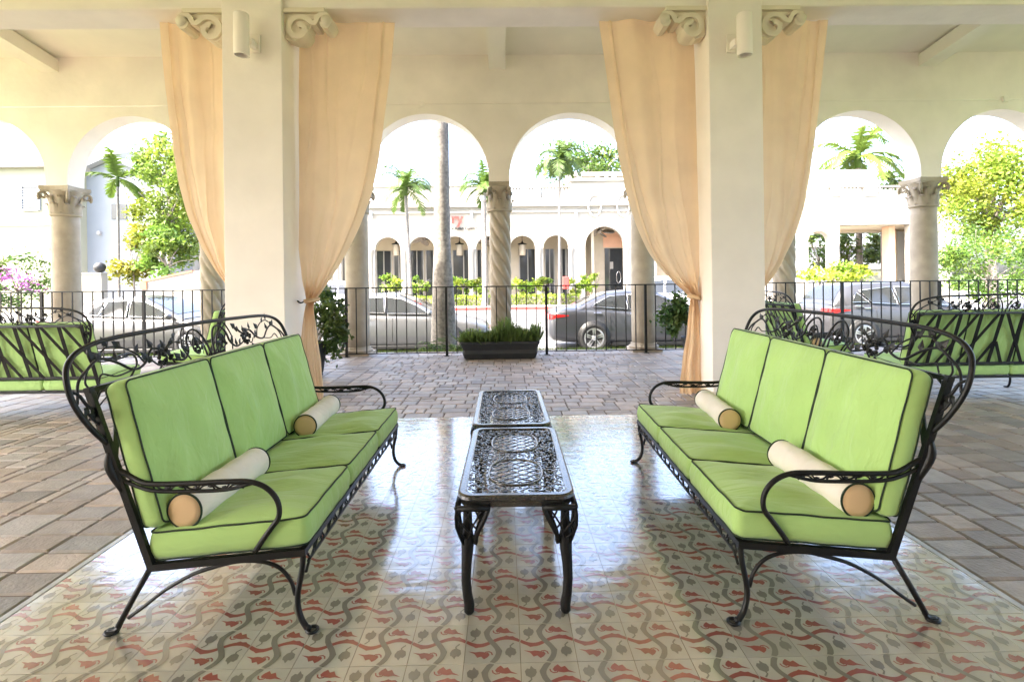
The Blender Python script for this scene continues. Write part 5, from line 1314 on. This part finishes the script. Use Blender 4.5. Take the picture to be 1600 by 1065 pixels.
def hedge(label, a, b, py0, py1, Y, seed, tint, size=.14, n=2600):
    r_ = random.Random(seed); xa, xb = PX(a, Y), PX(b, Y); z0, z1 = GZ-.02, PZ((a+b)/2, py0, Y); t = thing('clipped_hedge', label, 'hedge', ((xa+xb)/2, Y, GZ)); m = MB(); L_ = (xb-xa)/2
    for k in range(n):
        x = r_.uniform(-L_, L_); f = r_.random(); y = r_.uniform(-.45, .45); z = r_.uniform(0, z1-GZ)
        if f < .5: z = z1-GZ+r_.gauss(0, .05)
        else: y = -.45+r_.gauss(0, .05)
        d = Vector((r_.gauss(0, 1), r_.gauss(0, 1), r_.gauss(0, 1))).normalized(); u = d.orthogonal().normalized(); s_ = size*r_.uniform(.5, 1); k_ = r_.uniform(.7, 1.3)*(1+.2*math.sin(x*3))
        m.add([Vector((x, y, z))-d*s_*.5, Vector((x, y, z))+u*s_*.3, Vector((x, y, z))+d*s_*.5, Vector((x, y, z))-u*s_*.3], [(0, 1, 2, 3)], 0, True, (tint[0]*k_, tint[1]*k_, tint[2]*k_, 1))
    m.build('foliage', M['leaf'], t)
    m = MB(); m.box(-L_, L_, -.4, .42, 0, z1-GZ-.06); m.build('twigs', M['bark'], t)
hedge('low clipped bright hedge along the far pavement before the shop arches', 560, 905, 463, 474, 31.6, 41, (1.9, 1.8, .6), .16, 5200)
hs = random.Random(12)
SHRUB = ['first leafy shrub before the shop arches, right of the left plain column', 'round leafy shrub before the shop arches, left of the big trunk', 'leafy shrub between the big trunk and the lamp post', 'leafy shrub between the lamp post and the spiral column', 'leafy shrub just right of the spiral column before the arches', 'leafy shrub beside the tall thin palm foot', 'broad leaved shrub by the red box before the arches', 'broad leaved shrub before the big arch and its glass door']
for (px, py, r), lab in zip(((608, 443, .75), (655, 446, .7), (723, 443, .8), (748, 446, .7), (812, 448, .75), (848, 444, .75), (898, 445, .75), (925, 440, .7)), SHRUB):
    tree('shrub', lab, 'shrub', px, py, 32.7, (r, .5, r*.8), 520, .22, int(px), GZ, (1.9, 1.9, .8), 10, .04, 'shrubs before the shop arches')
tree('bush', 'wide bright shrub at the foot of the white wing building', 'bush', 1308, 432, 29.8, (2.3, .7, .75), 1500, .24, 51, GZ, (2.4, 2.2, .8), 20, .05)
def lamp_post():
    Y = 30.2; c = P(754, 312, Y); t = thing('lamp_post', 'slim street lamp post just left of the spiral column', 'lamp post', (c.x, Y, GZ)); h = c.z-GZ; m = MB()
    m.lathe([(.14, 0), (.14, .25), (.075, .35), (.06, h-.1), (.05, h)], 14); m.build('post', M['roof'], t)
    m = MB(); m.sphere((0, 0, h+.1), .17, 12); m.lathe([(.12, h-.08), (.15, h-.02), (.1, h)], 12); m.build('lamp_head', M['roof'], t)
lamp_post()
def news_box():
    Y = 31.0; c = P(884, 441, Y); t = thing('red_street_box', 'small red box on the far pavement beside the tall thin palm', 'box', (c.x, Y, GZ)); m = MB(); h = PZ(884, 432, Y)-GZ
    m.box(-.19, .19, -.18, .18, .95, h, 0, .04); m.build('cabinet', M['redpaint'], t); m = MB(); m.box(-.05, .05, -.05, .05, 0, .95); m.build('stand', M['black'], t)
news_box()
bpy.context.view_layer.update()
